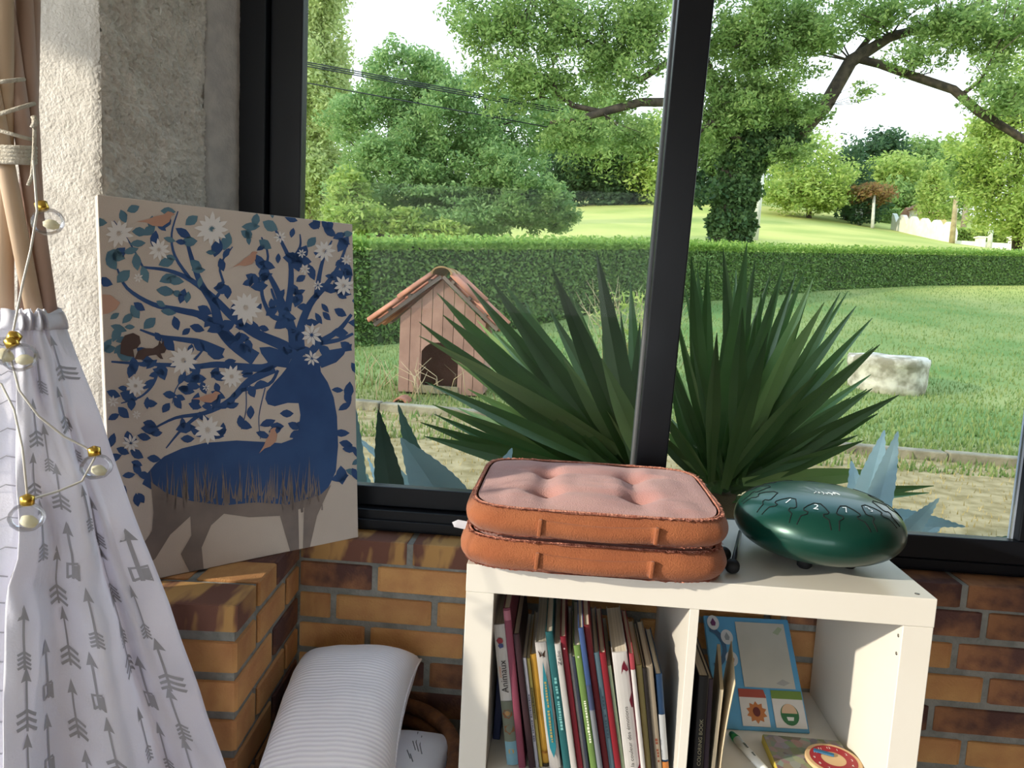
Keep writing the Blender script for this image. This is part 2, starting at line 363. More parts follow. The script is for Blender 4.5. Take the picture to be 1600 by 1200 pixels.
def ground_mat():
    m = mat('garden turf', (112, 138, 78), (158, 162, 102), 0.55, 0.95, 0.6, 14, spec=0.1, ramp=(0.35, 0.75))
    N = m.node_tree.nodes; L = m.node_tree.links; b = N['Principled BSDF']
    src = b.inputs['Base Color'].links[0].from_socket
    tc = N.new('ShaderNodeTexCoord'); dt = N.new('ShaderNodeVectorMath'); dt.operation = 'DOT_PRODUCT'; dt.inputs[1].default_value = KN
    L.new(tc.outputs['Object'], dt.inputs[0])
    off = V((KA.x, KA.y, 0)).dot(KN)
    def stage(prev, lo, hi, c1, c2, sc_, amp):
        nz = N.new('ShaderNodeTexNoise'); nz.inputs['Scale'].default_value = sc_; nz.inputs['Detail'].default_value = 5; L.new(tc.outputs['Object'], nz.inputs[0])
        mc = N.new('ShaderNodeMix'); mc.data_type = 'RGBA'; mc.inputs[6].default_value = (*lin(c1), 1); mc.inputs[7].default_value = (*lin(c2), 1)
        rp = N.new('ShaderNodeValToRGB'); rp.color_ramp.elements[0].position = 0.35; rp.color_ramp.elements[1].position = 0.65; L.new(nz.outputs[0], rp.inputs[0]); L.new(rp.outputs[0], mc.inputs[0])
        n2 = N.new('ShaderNodeTexNoise'); n2.inputs['Scale'].default_value = 0.5; n2.inputs['Detail'].default_value = 3; L.new(tc.outputs['Object'], n2.inputs[0])
        ma = N.new('ShaderNodeMath'); ma.operation = 'MULTIPLY_ADD'; ma.inputs[1].default_value = amp; L.new(n2.outputs[0], ma.inputs[0]); L.new(dt.outputs['Value'], ma.inputs[2])
        mr = N.new('ShaderNodeMapRange'); mr.inputs[1].default_value = lo + off + amp * .5; mr.inputs[2].default_value = hi + off + amp * .5; L.new(ma.outputs[0], mr.inputs[0])
        mx = N.new('ShaderNodeMix'); mx.data_type = 'RGBA'; L.new(mr.outputs[0], mx.inputs[0])
        return mx, mc
    mx, mc = stage(None, 0.0, 1.3, (182, 162, 122), (144, 126, 86), 9.0, 1.6)      # dry straw before the kerb
    L.new(mc.outputs[2], mx.inputs[6]); L.new(src, mx.inputs[7])
    mx2, mc2 = stage(None, 15, 19, (200, 194, 112), (166, 174, 92), 0.22, 0.5)      # hay meadow beyond the hedge
    L.new(mx.outputs[2], mx2.inputs[6]); L.new(mc2.outputs[2], mx2.inputs[7]); L.new(mx2.outputs[2], b.inputs['Base Color'])
    return m
M_ground = ground_mat()
obj('ground', vs, grid_faces(len(ys), NXG), M_ground, smooth=True, **st)
box('terrace', -60, 60, -60, 0.615, GZ - 0.4, GZ - 0.20, mat('terrace gravel', (190, 180, 160), (170, 160, 140), 2, 0.95), **st)
# kerb of worn stone blocks between the dry strip and the lawn
kerb = link('kerb', None, **st)
kd = (KB - KA); kl = kd.length; kd.normalize(); x = -1.5; i = 0
M_kerb = mat('worn kerb stone', (168, 158, 134), (118, 110, 92), 5, 0.95, 0.6, 40, rnd=0.1)
while x < kl + 1.5:
    ln = random.uniform(0.75, 1.05); p = KA + kd * x; zb = tz1(p.x, p.y)
    frame_box('kerb_block', (p.x, p.y, zb - 0.08), kd * (ln - 0.015), KN * 0.13, V((0, 0, 0.08 + random.uniform(.06, .085))), M_kerb, kerb, 0.012); x += ln

# ================================================================== FAR BACKGROUND: trees, walls, poles
M_bark = mat('grey bark', (92, 80, 66), (58, 50, 42), 6, 0.95, 0.8, 20)
M_bark_pale = mat('pale bark', (170, 158, 132), (130, 118, 96), 6, 0.95, 0.5, 20)
L_mid = leafmat('leaf mid green', (118, 150, 80), (168, 190, 116))
L_blue = leafmat('leaf bluish green', (120, 156, 92), (174, 198, 130))
L_yel = leafmat('leaf yellow green', (146, 174, 84), (198, 210, 122))
L_dark = leafmat('leaf dark green', (62, 92, 64), (94, 122, 80))
L_pop = leafmat('leaf poplar', (164, 182, 116), (206, 214, 154))
L_ivy = leafmat('leaf ivy', (62, 92, 54), (104, 130, 76), 0.2)
L_hedge = leafmat('leaf hedge', (92, 124, 66), (146, 172, 100), 0.3)
L_red = leafmat('leaf reddish', (168, 120, 84), (150, 140, 80))
def pblob(u, v, y, ru, rv, ry=None):
    c = at(u, v, y); s = sc(y); return (c, (ru / s, ry if ry else (ru + rv) / 2 / s, rv / s))
def tree(name, base, label, blobs, lm, leaf, trunks, bark=None, cat='tree', group=None, droop=0.2, twigs=6, clumps=60, tight=0.15, shell=0.4, dens=1.0):
    """blobs: (u, v, depth, ru, rv, count[, leaf material]); trunks: list of (points, radii)"""
    t = thing(name, base, label, cat, group)
    if trunks:
        mb = MB()
        for pts, rr in trunks: mb.tube(pts, rr, 9)
        for b in blobs[:]:
            c, r = pblob(*b[:5])
            for k in range(twigs):
                d = V(rng.normal(size=3)).normalized(); e = c + V((d.x * r[0], d.y * r[1], d.z * r[2])) * 0.8
                s_ = min((q for tp_, _ in trunks for q in tp_), key=lambda q: (q - c).length); mdl = (s_ + e) / 2 + V(rng.normal(size=3)) * 0.1 * r[0]
                mb.tube([s_, mdl, e], [min(.05, 0.02 * r[0]), min(.035, 0.015 * r[0]), .008], 5)
        mb.build('trunk', bark or M_bark, t)
    groups_ = {}
    for b in blobs:
        c, r = pblob(*b[:5]); groups_.setdefault(b[6] if len(b) > 6 else lm, []).append(blob_pts(c, r, int(b[5] * dens), clumps, tight, shell))
    for m_, pp in groups_.items(): leafmesh('foliage', np.concatenate(pp), leaf, m_, t, droop)
    return t
def gnd(u, v, y):
    p = at(u, v, y); return V((p.x, p.y, tz1(p.x, p.y)))
def straight_trunk(u0, v0, u1, v1, y, w0, w1):
    s = sc(y); a = at(u0, v0, y); b = at(u1, v1, y); a.z = min(a.z, tz1(a.x, a.y)) - 0.1
    m_ = (a + b) / 2 + V((0.15, 0, 0)) * (b - a).length * 0.1
    return ([a, m_, b], [w0 / 2 / s, (w0 + w1) / 4 / s, w1 / 2 / s])

tree('poplar_tree', gnd(484, 350, 38), 'tall slender pale poplar at the left edge of the window', [(500, -40, 38, 46, 120, 16000), (498, 120, 38, 50, 110, 17000), (488, 250, 38, 46, 90, 14000), (478, 330, 39, 40, 50, 2500)], L_pop, 0.26,
     [straight_trunk(483, 352, 486, -60, 38, 10, 5)], M_bark_pale, droop=0.5)
tree('acacia_tree', gnd(640, 360, 27), 'big feathery blue green tree filling the left half of the window', 
     [(640, 130, 27, 70, 66, 6000), (590, 200, 27, 80, 70, 7000), (690, 200, 26.5, 95, 90, 9000), (620, 280, 26, 110, 70, 9500), (740, 270, 26, 95, 85, 8500), (800, 200, 28, 80, 70, 6000), (815, 300, 25, 75, 55, 6000), (700, 335, 25, 130, 40, 6500), (850, 330, 25.5, 55, 38, 3500)], L_blue, 0.165,
     [straight_trunk(640, 375, 650, 150, 27, 22, 8), straight_trunk(650, 375, 760, 200, 27, 16, 6), straight_trunk(640, 375, 570, 230, 27, 14, 5)], clumps=80, tight=0.10, droop=0.35, shell=.5, dens=1.9)
tree('locust_shrub', gnd(570, 372, 23), 'yellow green sunlit shrub behind the hedge beside the poplar', [(560, 340, 23, 55, 34, 4000), (540, 300, 23.5, 36, 34, 2200), (630, 352, 23, 40, 24, 1800), (700, 362, 23, 40, 16, 1200)], L_yel, 0.2, [straight_trunk(570, 380, 565, 320, 23, 6, 3)], cat='shrub')
tree('woodland_tree', gnd(950, 322, 66), 'dark woodland tree at the meadow edge left of the mullion', [(880, 240, 68, 60, 90, 9000, L_dark), (905, 270, 66, 60, 60, 8000, L_dark), (975, 285, 65, 60, 45, 8000, L_dark), (960, 215, 64, 75, 70, 11000), (1010, 250, 63, 40, 60, 3500, L_yel), (900, 180, 66, 70, 60, 4000)], L_mid, 0.42, [straight_trunk(950, 330, 955, 200, 66, 10, 4)])
tree('woodland_tree', gnd(1130, 322, 66), 'woodland tree at the meadow edge behind the ivy covered trunk', [(1090, 250, 66, 50, 70, 4500), (1070, 300, 64, 40, 30, 2500, L_dark), (1150, 260, 66, 60, 60, 4500)], L_mid, 0.42, [straight_trunk(1110, 325, 1110, 210, 66, 10, 4)])
tree('meadow_bush', gnd(1270, 325, 57), 'rounded yellow green bush at the top of the meadow', [(1265, 270, 57, 62, 52, 7000), (1240, 300, 56, 50, 30, 3500), (1300, 310, 56, 30, 20, 1800)], L_yel, 0.34, [straight_trunk(1265, 330, 1265, 260, 57, 8, 3)], cat='bush')
tree('dark_cypress', gnd(1320, 340, 60), 'dark green tree in the gap right of the meadow bush', [(1322, 280, 60, 30, 60, 3000), (1340, 330, 60, 26, 22, 1500)], L_dark, 0.36, [straight_trunk(1322, 345, 1322, 250, 60, 6, 3)])
for u, v, y, ru, rv, n, lm, lb in ((1210, 210, 78, 60, 40, 3500, L_mid, 'hillside tree furthest left on the skyline beyond the meadow'), (1370, 240, 80, 50, 34, 3500, L_dark, 'hillside tree under the open patch of sky'), (1440, 245, 84, 50, 26, 3000, L_mid, 'hillside tree on the skyline right of the sky patch'), (1400, 275, 74, 60, 30, 3800, L_yel, 'pale hillside tree below the skyline above the white wall'), (1410, 310, 70, 52, 26, 3200, L_mid, 'low green hillside tree just behind the white garden wall'), (1490, 260, 76, 50, 40, 3500, L_mid, 'hillside tree on the right skyline beside the yellow green tree')):
    tree('hillside_tree', gnd(u, v + rv, y), lb, [(u, v, y, ru, rv, n), (u, v + rv, y, ru * 1.1, rv, n // 2)], lm, 0.5, [straight_trunk(u, v + 2 * rv, u, v, y, 8, 3)], group='trees on the far hillside')
tree('plum_tree', gnd(1363, 350, 56), 'small reddish leaved tree beside the thin post in the distance', [(1363, 302, 56, 34, 17, 1800, L_red), (1350, 325, 57, 36, 22, 1600, L_dark)], L_red, 0.3, [straight_trunk(1364, 352, 1364, 300, 56, 4, 2)])
tree('conifer_tree', gnd(1466, 352, 55), 'upright pointed yellow green conifer above the white scalloped wall', [(1462, 325, 55, 30, 24, 2400), (1462, 295, 55, 24, 24, 2000), (1464, 268, 55, 14, 18, 900)], L_yel, 0.26, [straight_trunk(1462, 356, 1463, 262, 55, 6, 2)])
tree('maple_tree', gnd(1560, 385, 34), 'yellow green leafy tree at the right edge of the window', [(1570, 300, 34, 62, 52, 6500), (1600, 200, 34, 70, 70, 7000), (1530, 220, 34, 42, 50, 3800), (1620, 350, 33, 60, 30, 3000), (1520, 280, 35, 36, 36, 2400, L_mid), (1640, 120, 34, 70, 60, 4000)], L_yel, 0.21, [straight_trunk(1590, 392, 1585, 190, 34, 14, 6)])
tree('woodland_tree', gnd(330, 345, 52), 'broad woodland tree left of the poplar, mostly hidden by the column', [(330, 230, 52, 90, 100, 7000), (250, 270, 52, 80, 80, 5000), (400, 280, 50, 60, 60, 4000)], L_mid, 0.4, [straight_trunk(330, 352, 330, 200, 52, 12, 5)])
# the big ivy covered tree
YB = 21.5
def tb(pts, dy=0.0):
    return [at(u, v, YB + dy + k) for (u, v, k) in pts]
s_ = sc(YB)
big = [( [gnd(1140, 395, YB) - V((0, 0, .3))] + tb([(1142, 330, 0), (1150, 270, 0), (1165, 225, 0), (1185, 205, 0)]), [40 / s_, 36 / s_, 34 / s_, 32 / s_, 26 / s_]),
       (tb([(1165, 235, 0), (1235, 225, 0), (1290, 165, 0), (1330, 95, 0), (1390, 58, 0), (1460, 38, 0), (1530, 5, 0), (1600, -30, .5)]), [20 / s_, 19 / s_, 18 / s_, 17 / s_, 12 / s_, 9 / s_, 8 / s_, 5 / s_]),
       (tb([(1340, 92, 0), (1375, 100, -.3), (1430, 120, -.6), (1490, 140, -.9), (1530, 175, -1.2), (1600, 218, -1.5), (1680, 240, -2)]), [9 / s_, 10 / s_, 10 / s_, 10 / s_, 10 / s_, 8 / s_, 5 / s_]),
       (tb([(1330, 95, 0), (1365, 50, .5), (1400, 0, 1), (1430, -40, 1)]), [8 / s_, 7 / s_, 6 / s_, 4 / s_]),
       (tb([(1500, 150, -.9), (1530, 128, -1), (1600, 152, -1.2)]), [6 / s_, 5 / s_, 4 / s_]),
       (tb([(1160, 230, 0), (1120, 150, 0), (1085, 60, -.3), (1040, -30, -.5)]), [22 / s_, 18 / s_, 14 / s_, 10 / s_]),
       (tb([(1120, 190, 0), (1060, 160, -1), (1000, 160, -1.5), (935, 177, -2), (900, 187, -2.2), (860, 192, -2.4)]), [14 / s_, 11 / s_, 10 / s_, 9 / s_, 6 / s_, 4 / s_]),
       (tb([(940, 175, -2), (895, 165, -2), (870, 145, -2), (862, 122, -2)]), [6 / s_, 6 / s_, 5 / s_, 4 / s_]),
       (tb([(1085, 70, -.3), (1000, 125, -1), (965, 110, -1.3), (935, 80, -1.5), (900, 55, -1.6), (870, 10, -1.7), (850, -30, -1.8)]), [8 / s_, 8 / s_, 8 / s_, 8 / s_, 7 / s_, 6 / s_, 4 / s_]),
       (tb([(1175, 225, 0), (1150, 215, -.5), (1110, 190, -.8), (1070, 230, -1)]), [10 / s_, 8 / s_, 6 / s_, 3 / s_])]
big = [(p_, [r_ * (.74 if q_ == 0 else .6) for r_ in rr_]) for q_, (p_, rr_) in enumerate(big)]
bt = tree('ivy_clad_tree', gnd(1140, 392, YB), 'large spreading tree with an ivy covered trunk behind the hedge', 
     [(760, 40, 19.5, 80, 60, 4200), (870, 40, 20, 95, 75, 6000), (960, 90, 20, 80, 80, 5600), (1010, 30, 20, 70, 70, 4200), (830, 120, 19.5, 95, 60, 4600), (900, 215, 19, 70, 34, 2200), (990, 215, 19.5, 50, 30, 1300),
      (1160, 60, 21, 80, 75, 9500), (1190, 150, 21, 75, 60, 7500), (1260, 50, 21, 70, 60, 6500), (1250, 175, 21, 46, 36, 1500), (1130, 180, 21, 50, 60, 4800), (1225, 240, 21, 50, 22, 1700), (1380, 20, 21, 80, 40, 3000), (1480, 40, 20.5, 80, 50, 3800), (1570, 60, 20, 70, 70, 4800), (1430, 90, 20.5, 60, 26, 900), (1570, 150, 19.5, 60, 40, 2000), (1350, 145, 20.5, 26, 16, 160), (1060, -60, 20.5, 420, 60, 9000)], L_mid, 0.135, big, twigs=5, clumps=90, tight=0.11, shell=0.15, droop=0.35, dens=1.25)
iv = []
for k in range(16000):
    tt = rng.uniform(-.06, 1); v_ = 392 - tt * 190; cu = 1140 + (max(tt, 0) ** 2) * 40; a = rng.uniform(0, 2 * math.pi); r_ = (29 + 4 * math.sin(v_ * .13) + rng.normal() * 3) / s_
    c = at(cu, v_, YB); iv.append((c.x + r_ * math.cos(a), c.y + r_ * math.sin(a), c.z))
for (u, v, n) in ((1215, 222, 700), (1180, 240, 900), (1110, 300, 250)):
    iv += blob_pts(*pblob(u, v, YB - .3, 34, 24), n, 14).tolist()
leafmesh('ivy', np.array(iv), 0.15, L_ivy, bt, 0.6, 0.7)

# hedge: twiggy core under a skin of small leaves
hp_ = [(-60, 7.6), (160, 8.2), (380, 9.0), (560, 9.6), (800, 11.2), (1000, 13.8), (1180, 17), (1290, 19.5), (1450, 22), (1600, 24), (1800, 27)]
hbase = []
for u, y in hp_:
    p = at(u, 450, y); hbase.append(V((p.x, p.y, 0)))
topv = {-60: 360, 160: 366, 380: 372, 560: 377, 800: 378, 1000: 379, 1180: 385, 1290: 388, 1450: 391, 1600: 394, 1800: 398}
htop = [at(u, topv[u], y).z for u, y in hp_]
hedge = thing('hedge', V((hbase[4].x, hbase[4].y, tz1(hbase[4].x, hbase[4].y))), 'long clipped green hedge crossing the garden behind the kennel', 'hedge')
cv = []; HW = 0.45
for q, (b, zt_) in enumerate(zip(hbase, htop)):
    d = (hbase[min(q + 1, len(hbase) - 1)] - hbase[max(q - 1, 0)]).normalized(); n = V((-d.y, d.x, 0)); g = tz1(b.x, b.y)
    for sx, z in ((-1, g - .1), (-1, zt_ - .12), (1, zt_ - .12), (1, g - .1)): 
        p = b + n * (HW + sx * (HW - .1)); cv.append(V((p.x, p.y, z)))
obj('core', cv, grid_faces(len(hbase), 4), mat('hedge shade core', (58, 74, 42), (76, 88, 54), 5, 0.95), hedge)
pts_ = []; tips_ = []
for q in range(len(hbase) - 1):
    a, b = hbase[q], hbase[q + 1]; L_ = (b - a).length; d = (b - a).normalized(); n = V((-d.y, d.x, 0))
    cnt = int(L_ * (5200 if q < 6 else 3000) * 0.62)
    t_ = rng.uniform(0, 1, cnt); face = rng.uniform(0, 1, cnt); zt_ = htop[q] * (1 - t_) + htop[q + 1] * t_
    px_ = a.x + d.x * L_ * t_; py_ = a.y + d.y * L_ * t_; g = tz(px_, py_)
    h = rng.uniform(0, 1, cnt); off_ = np.where(face < 0.72, 0.05 + np.abs(rng.normal(0, .05, cnt)), rng.uniform(0, 2 * HW, cnt))
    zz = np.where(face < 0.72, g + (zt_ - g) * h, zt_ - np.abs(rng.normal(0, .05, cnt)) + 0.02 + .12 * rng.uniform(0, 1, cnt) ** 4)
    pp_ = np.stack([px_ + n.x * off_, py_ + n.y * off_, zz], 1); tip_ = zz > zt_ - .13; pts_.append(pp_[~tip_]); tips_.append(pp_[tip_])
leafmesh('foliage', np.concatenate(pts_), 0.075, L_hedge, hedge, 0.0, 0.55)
leafmesh('sunlit_top_leaves', np.concatenate(tips_), 0.085, leafmat('leaf hedge sunlit top', (124, 160, 70), (176, 202, 104)), hedge, -.3, 0.5)  # sunlight on the hedge top put in as a brighter leaf colour

# distant garden wall, posts and cottage
M_lime = mat('whitewashed masonry', (246, 240, 226), (232, 224, 206), 2, 0.9)
def wallrun(name, pts, h, thick, m, label, cat, scallop=0.0, n=5):
    a, b = pts; ln = (b - a).length; d = (b - a).normalized(); nn = V((-d.y, d.x, 0)).normalized()
    t = thing(name, (a + b) / 2, label, cat); mb = MB(); N_ = 80
    vs = []
    for i in range(N_ + 1):
        f_ = i / N_; p = a + (b - a) * f_; top = h + (scallop * abs(math.cos(f_ * math.pi * n)) if scallop else 0)
        for o_ in (0, thick): vs += [p + nn * o_ - V((0, 0, .5)), p + nn * o_ + V((0, 0, top))]
    fs = []
    for i in range(N_):
        q = i * 4; r = q + 4; fs += [(q, r, r + 1, q + 1), (q + 2, q + 3, r + 3, r + 2), (q + 1, r + 1, r + 3, q + 3)]
    fs += [(0, 1, 3, 2), (N_ * 4, N_ * 4 + 2, N_ * 4 + 3, N_ * 4 + 1)]
    mb.add(vs, fs); mb.build('masonry', m, t, False); return t
wA = gnd(1391, 362, 58); wB = gnd(1487, 382, 49)
wA.z = at(1391, 362, 58).z; wB.z = at(1487, 382, 49).z
sw = wallrun('garden_wall', (wA, wB), 0.75, 0.3, M_lime, 'sunlit white garden wall with a scalloped top in the distance', 'wall', 0.62, 5.5)
wC = at(1487, 384, 48); wD = at(1584, 390, 46)
lw = wallrun('low_wall', (wC, wD), 0.35, 0.3, M_lime, 'low white wall with stone posts in front of the bright hedge', 'wall')
for u in (1530, 1582):
    p = at(u, 388, 46.8); mb = MB().box(p.x - .2, p.x + .2, p.y - .25, p.y + .2, p.z - .3, p.z + .62).box(p.x - .27, p.x + .27, p.y - .3, p.y + .27, p.z + .62, p.z + .7)
    mb.build('wall_post', M_lime, lw, False)
fh = thing('clipped_hedge', gnd(1530, 384, 51), 'bright yellow green clipped hedge behind the low white wall', 'hedge')
fa = at(1490, 384, 51); fb = at(1580, 388, 49); n_ = 5000; t_ = rng.uniform(0, 1, n_)
leafmesh('foliage', np.stack([fa.x + (fb.x - fa.x) * t_, fa.y + (fb.y - fa.y) * t_ + rng.uniform(-.5, .5, n_), fa.z + (fb.z - fa.z) * t_ + rng.uniform(-.2, 1.15, n_)], 1), 0.22, L_yel, fh, 0, .6)
fh2 = thing('clipped_hedge', gnd(1400, 350, 63), 'dark clipped hedge behind the scalloped white wall', 'hedge'); fa = at(1366, 352, 63); fb = at(1408, 352, 62); n_ = 3000; t_ = rng.uniform(0, 1, n_)
leafmesh('foliage', np.stack([fa.x + (fb.x - fa.x) * t_, fa.y + rng.uniform(-.5, .5, n_), fa.z + rng.uniform(-.2, 1.3, n_)], 1), 0.25, L_mid, fh2, 0, .6)
def post(name, u, v0, v1, y, w, m, label, lean=0.0, cat='pole', head=None):
    a = at(u, v0, y); a.z = min(a.z, tz1(a.x, a.y)); b = at(u + lean, v1, y); r = w / 2 / sc(y)
    t = thing(name, a, label, cat); MB().tube([a, (a + b) / 2, b], [r, r * .9, r * .75], 10).build('shaft', m, t)
    if head: head(t, b, r)
    return t
M_conc = mat('pale concrete', (226, 222, 210), (200, 196, 184), 4, 0.9)
def lamp_head(t, b, r): MB().box(b.x - .35, b.x + .35, b.y - .1, b.y + .1, b.z - .05, b.z + .06).build('lamp_head', M_conc, t, False)
post('utility_pole', 1178, 380, 225, 34, 12, M_conc, 'white utility pole just right of the ivy covered trunk', 16)
post('street_lamp', 1487, 382, 308, 47.5, 8, mat('weathered wood post', (190, 172, 130), (150, 132, 96), 3, .9), 'wooden lamp post at the end of the scalloped white wall', 7, 'lamp', lamp_head)
post('slim_post', 1545, 392, 336, 45, 7, M_conc, 'white post standing in front of the bright clipped hedge', 6)
post('slim_trunk_post', 1503, 372, 300, 54, 8, M_bark_pale, 'pale leaning pole behind the bright clipped hedge', 9)
post('slim_post', 1363, 356, 306, 55.5, 5, M_conc, 'thin grey post beside the reddish tree', 3)
sg = post('road_sign', 1341, 352, 330, 57, 2.5, M_conc, 'tiny white road sign on a post at the meadow edge', 0, 'sign')
p = at(1342, 333, 56.9); box('sign_plate', p.x - .28, p.x + .28, p.y - .03, p.y, p.z - .3, p.z + .3, mat('sign white', (240, 244, 250), rough=.5), sg)
ct = thing('cottage', gnd(1452, 356, 62), 'small pale cottage with a tiled roof behind the scalloped wall', 'building')
p = at(1452, 352, 62); mb = MB().box(p.x - 1.3, p.x + 1.3, p.y, p.y + 2.5, p.z - 1.2, p.z + 0.7); mb.build('wall', mat('cream wall', (236, 214, 150), (226, 202, 140), 2, .9), ct, False)
mb = MB().add([p + V((-1.5, -.2, .65)), p + V((1.5, -.2, .65)), p + V((1.5, 1.2, 1.5)), p + V((-1.5, 1.2, 1.5)), p + V((-1.5, 2.7, .65)), p + V((1.5, 2.7, .65))], [(0, 1, 2, 3), (3, 2, 5, 4), (0, 3, 4), (1, 5, 2), (0, 4, 5, 1)]); mb.build('roof', mat('tile roof', (178, 128, 96), (150, 104, 80), 2, .9), ct, False)
box('door', p.x + .3, p.x + .8, p.y - .04, p.y, p.z - 1.1, p.z + .3, mat('dark door', (90, 66, 50)), ct)
wc = thing('gate_pillar', gnd(1427, 358, 57), 'little white pillar with its own tiled gable roof beside the scalloped wall', 'pillar')
p = at(1427, 352, 57); box('shaft', p.x - .2, p.x + .2, p.y, p.y + .4, p.z - .8, p.z + 1.15, M_lime, wc)
MB().add([p + V((-.45, -.2, 1.1)), p + V((.45, -.2, 1.1)), p + V((0, -.2, 1.5)), p + V((-.45, .6, 1.1)), p + V((.45, .6, 1.1)), p + V((0, .6, 1.5))], [(0, 1, 2), (3, 5, 4), (0, 2, 5, 3), (1, 4, 5, 2), (0, 3, 4, 1)]).build('roof', MATS['tile roof'], wc, False)
# overhead wires
for k, (v0, v1, y0, y1) in enumerate(((93, 128, 17, 19), (97, 131, 17.2, 19.2), (101, 134, 17.4, 19.4), (128, 160, 18, 20))):
    a = at(-1000, v0 - 278, y0); b = at(880, v1 + 43, y1 + 2); pts = [a + (b - a) * (i / 12) - V((0, 0, 0.05 * math.sin(math.pi * i / 12))) for i in range(13)]
    tag(MB().tube(pts, 0.017, 5).build('overhead_wire', mat('black cable', (40, 42, 48))), ('topmost overhead wire crossing in front of the poplar', 'second overhead wire from the top by the poplar', 'third overhead wire from the top by the poplar', 'single overhead wire hanging lowest by the poplar')[k], 'wire', 'overhead wires')

# ================================================================== LAWN GRASS
n = 70000
gy = 4.2 + rng.uniform(0, 1, n) ** 1.6 * 20; gx = rng.uniform(-0.55, 1.0, n) * (gy + 1.2) * 0.85
kd_ = (gx - KA.x) * KN.x + (gy - KA.y) * KN.y
keep = (kd_ > 0.15) | (rng.uniform(0, 1, n) < 0.25); gx, gy, kd_ = gx[keep], gy[keep], kd_[keep]; n = len(gx); gz = tz(gx, gy)
def blades(name, gx, gy, gz, h, w, m, **kw):
    n = len(gx); a = rng.uniform(0, 2 * math.pi, n); hh = h * rng.uniform(.5, 1.4, n); le = rng.uniform(0, .7, n) * hh; b = rng.uniform(0, 2 * math.pi, n)
    dx = np.cos(a) * w; dy = np.sin(a) * w
    vv = np.stack([np.stack([gx - dx, gy - dy, gz - .01], 1), np.stack([gx + dx, gy + dy, gz - .01], 1), np.stack([gx + np.cos(b) * le, gy + np.sin(b) * le, gz + hh], 1)], 1).reshape(-1, 3)
    me = bpy.data.meshes.new(name); me.vertices.add(3 * n); me.vertices.foreach_set('co', vv.ravel()); me.loops.add(3 * n); me.loops.foreach_set('vertex_index', np.arange(3 * n, dtype=np.int32))
    me.polygons.add(n); me.polygons.foreach_set('loop_start', np.arange(0, 3 * n, 3, dtype=np.int32)); me.polygons.foreach_set('loop_total', np.full(n, 3, dtype=np.int32))
    r_ = me.attributes.new('rnd', 'FLOAT', 'FACE'); r_.data.foreach_set('value', rng.uniform(0, 1, n)); me.update(calc_edges=True)
    return link(name, me, m, None, kind='stuff', **kw)
tag(blades('lawn_grass', gx, gy, gz, 0.05, 0.012, leafmat('grass blade', (104, 134, 72), (158, 166, 104), .3)), 'short green lawn grass between the kerb and the hedge', 'grass')
n = 9000; gy = rng.uniform(1.6, 7.6, n); gx = rng.uniform(-.6, 1.05, n) * (gy + 1.2) * .85; kd_ = (gx - KA.x) * KN.x + (gy - KA.y) * KN.y; kk = kd_ < 0.1; gx, gy = gx[kk], gy[kk]
tag(blades('dry_grass', gx, gy, tz(gx, gy), 0.03, 0.006, leafmat('dry blade', (196, 176, 124), (160, 146, 96), .2)), 'sparse dry straw on the strip outside the window', 'grass')

# ================================================================== KENNEL
YK = 6.35
kb = at(690, 625, YK); kz = tz1(kb.x, kb.y)
kn = thing('dog_kennel', (kb.x, kb.y, kz), 'weathered pinkish wooden dog kennel with a terracotta tile roof on the lawn', 'kennel')
def K(u, v, dy=0.0): return at(u, v, YK) + V((0, dy, 0))
xl = K(623, 560).x; xr = K(757, 560).x; zb = kz + 0.02; ze = K(623, 497).z; za = K(692, 437).z; xm = K(692, 437).x; KD = 0.62
M_plank = mat('weathered pink plank', (172, 134, 118), (150, 114, 100), 5, 0.85, 0.3, 40, rnd=0.08)
NP = 8; pw = (xr - xl) / NP
dl = K(658, 560).x; dr = K(716, 560).x; dz = K(680, 535).z
def roofz(x): return ze + (za - ze) * (1 - abs(x - xm) / ((xr - xl) / 2))
for i in range(NP):
    a = xl + i * pw + .003; b = xl + (i + 1) * pw - .003
    def door_top(x):
        f_ = (x - dl) / (dr - dl)
        if f_ < 0 or f_ > 1: return None
        return dz - 0.10 * (abs(2 * f_ - 1)) ** 3
    segs = sorted(set([a, b] + [x for x in (xm, dl, dr) if a < x < b] + list(np.linspace(a, b, 6))))
    mb = MB()
    for x0, x1 in zip(segs[:-1], segs[1:]):
        m_ = (x0 + x1) / 2; inside = dl < m_ < dr
        z0a, z0b = (zb, zb) if not inside else (door_top(max(x0, dl + 1e-6)), door_top(min(x1, dr - 1e-6)))
        mb.add([V((x0, YK, z0a)), V((x1, YK, z0b)), V((x1, YK + .02, z0b)), V((x0, YK + .02, z0a)), V((x0, YK, roofz(x0))), V((x1, YK, roofz(x1))), V((x1, YK + .02, roofz(x1))), V((x0, YK + .02, roofz(x0)))], BOXF)
    mb.build('plank', M_plank, kn, False)
box('door_sill', dl - .01, dr + .01, YK - .01, YK + .03, zb, K(680, 603).z, mat('grey sill board', (150, 140, 112), (126, 118, 92), 6, .9), kn)
MB().box(xl, xl + .02, YK + .02, YK + KD, zb, ze).box(xr - .02, xr, YK + .02, YK + KD, zb, ze).box(xl, xr, YK + KD, YK + KD + .02, zb, ze).box(xl, xr, YK + .02, YK + KD, zb, zb + .02).build('side_boards', M_plank, kn, False)
M_terra = mat('terracotta tile', (196, 132, 104), (158, 106, 84), 6, 0.85, 0.3, 30, rnd=0.12)
M_batten = mat('grey batten', (132, 116, 106), (108, 94, 86), 6, .9)
sl_l = V((K(588, 512).x - xm, 0, K(588, 512).z - za)); sl_r = V((K(776, 520).x - xm, 0, K(776, 520).z - za))
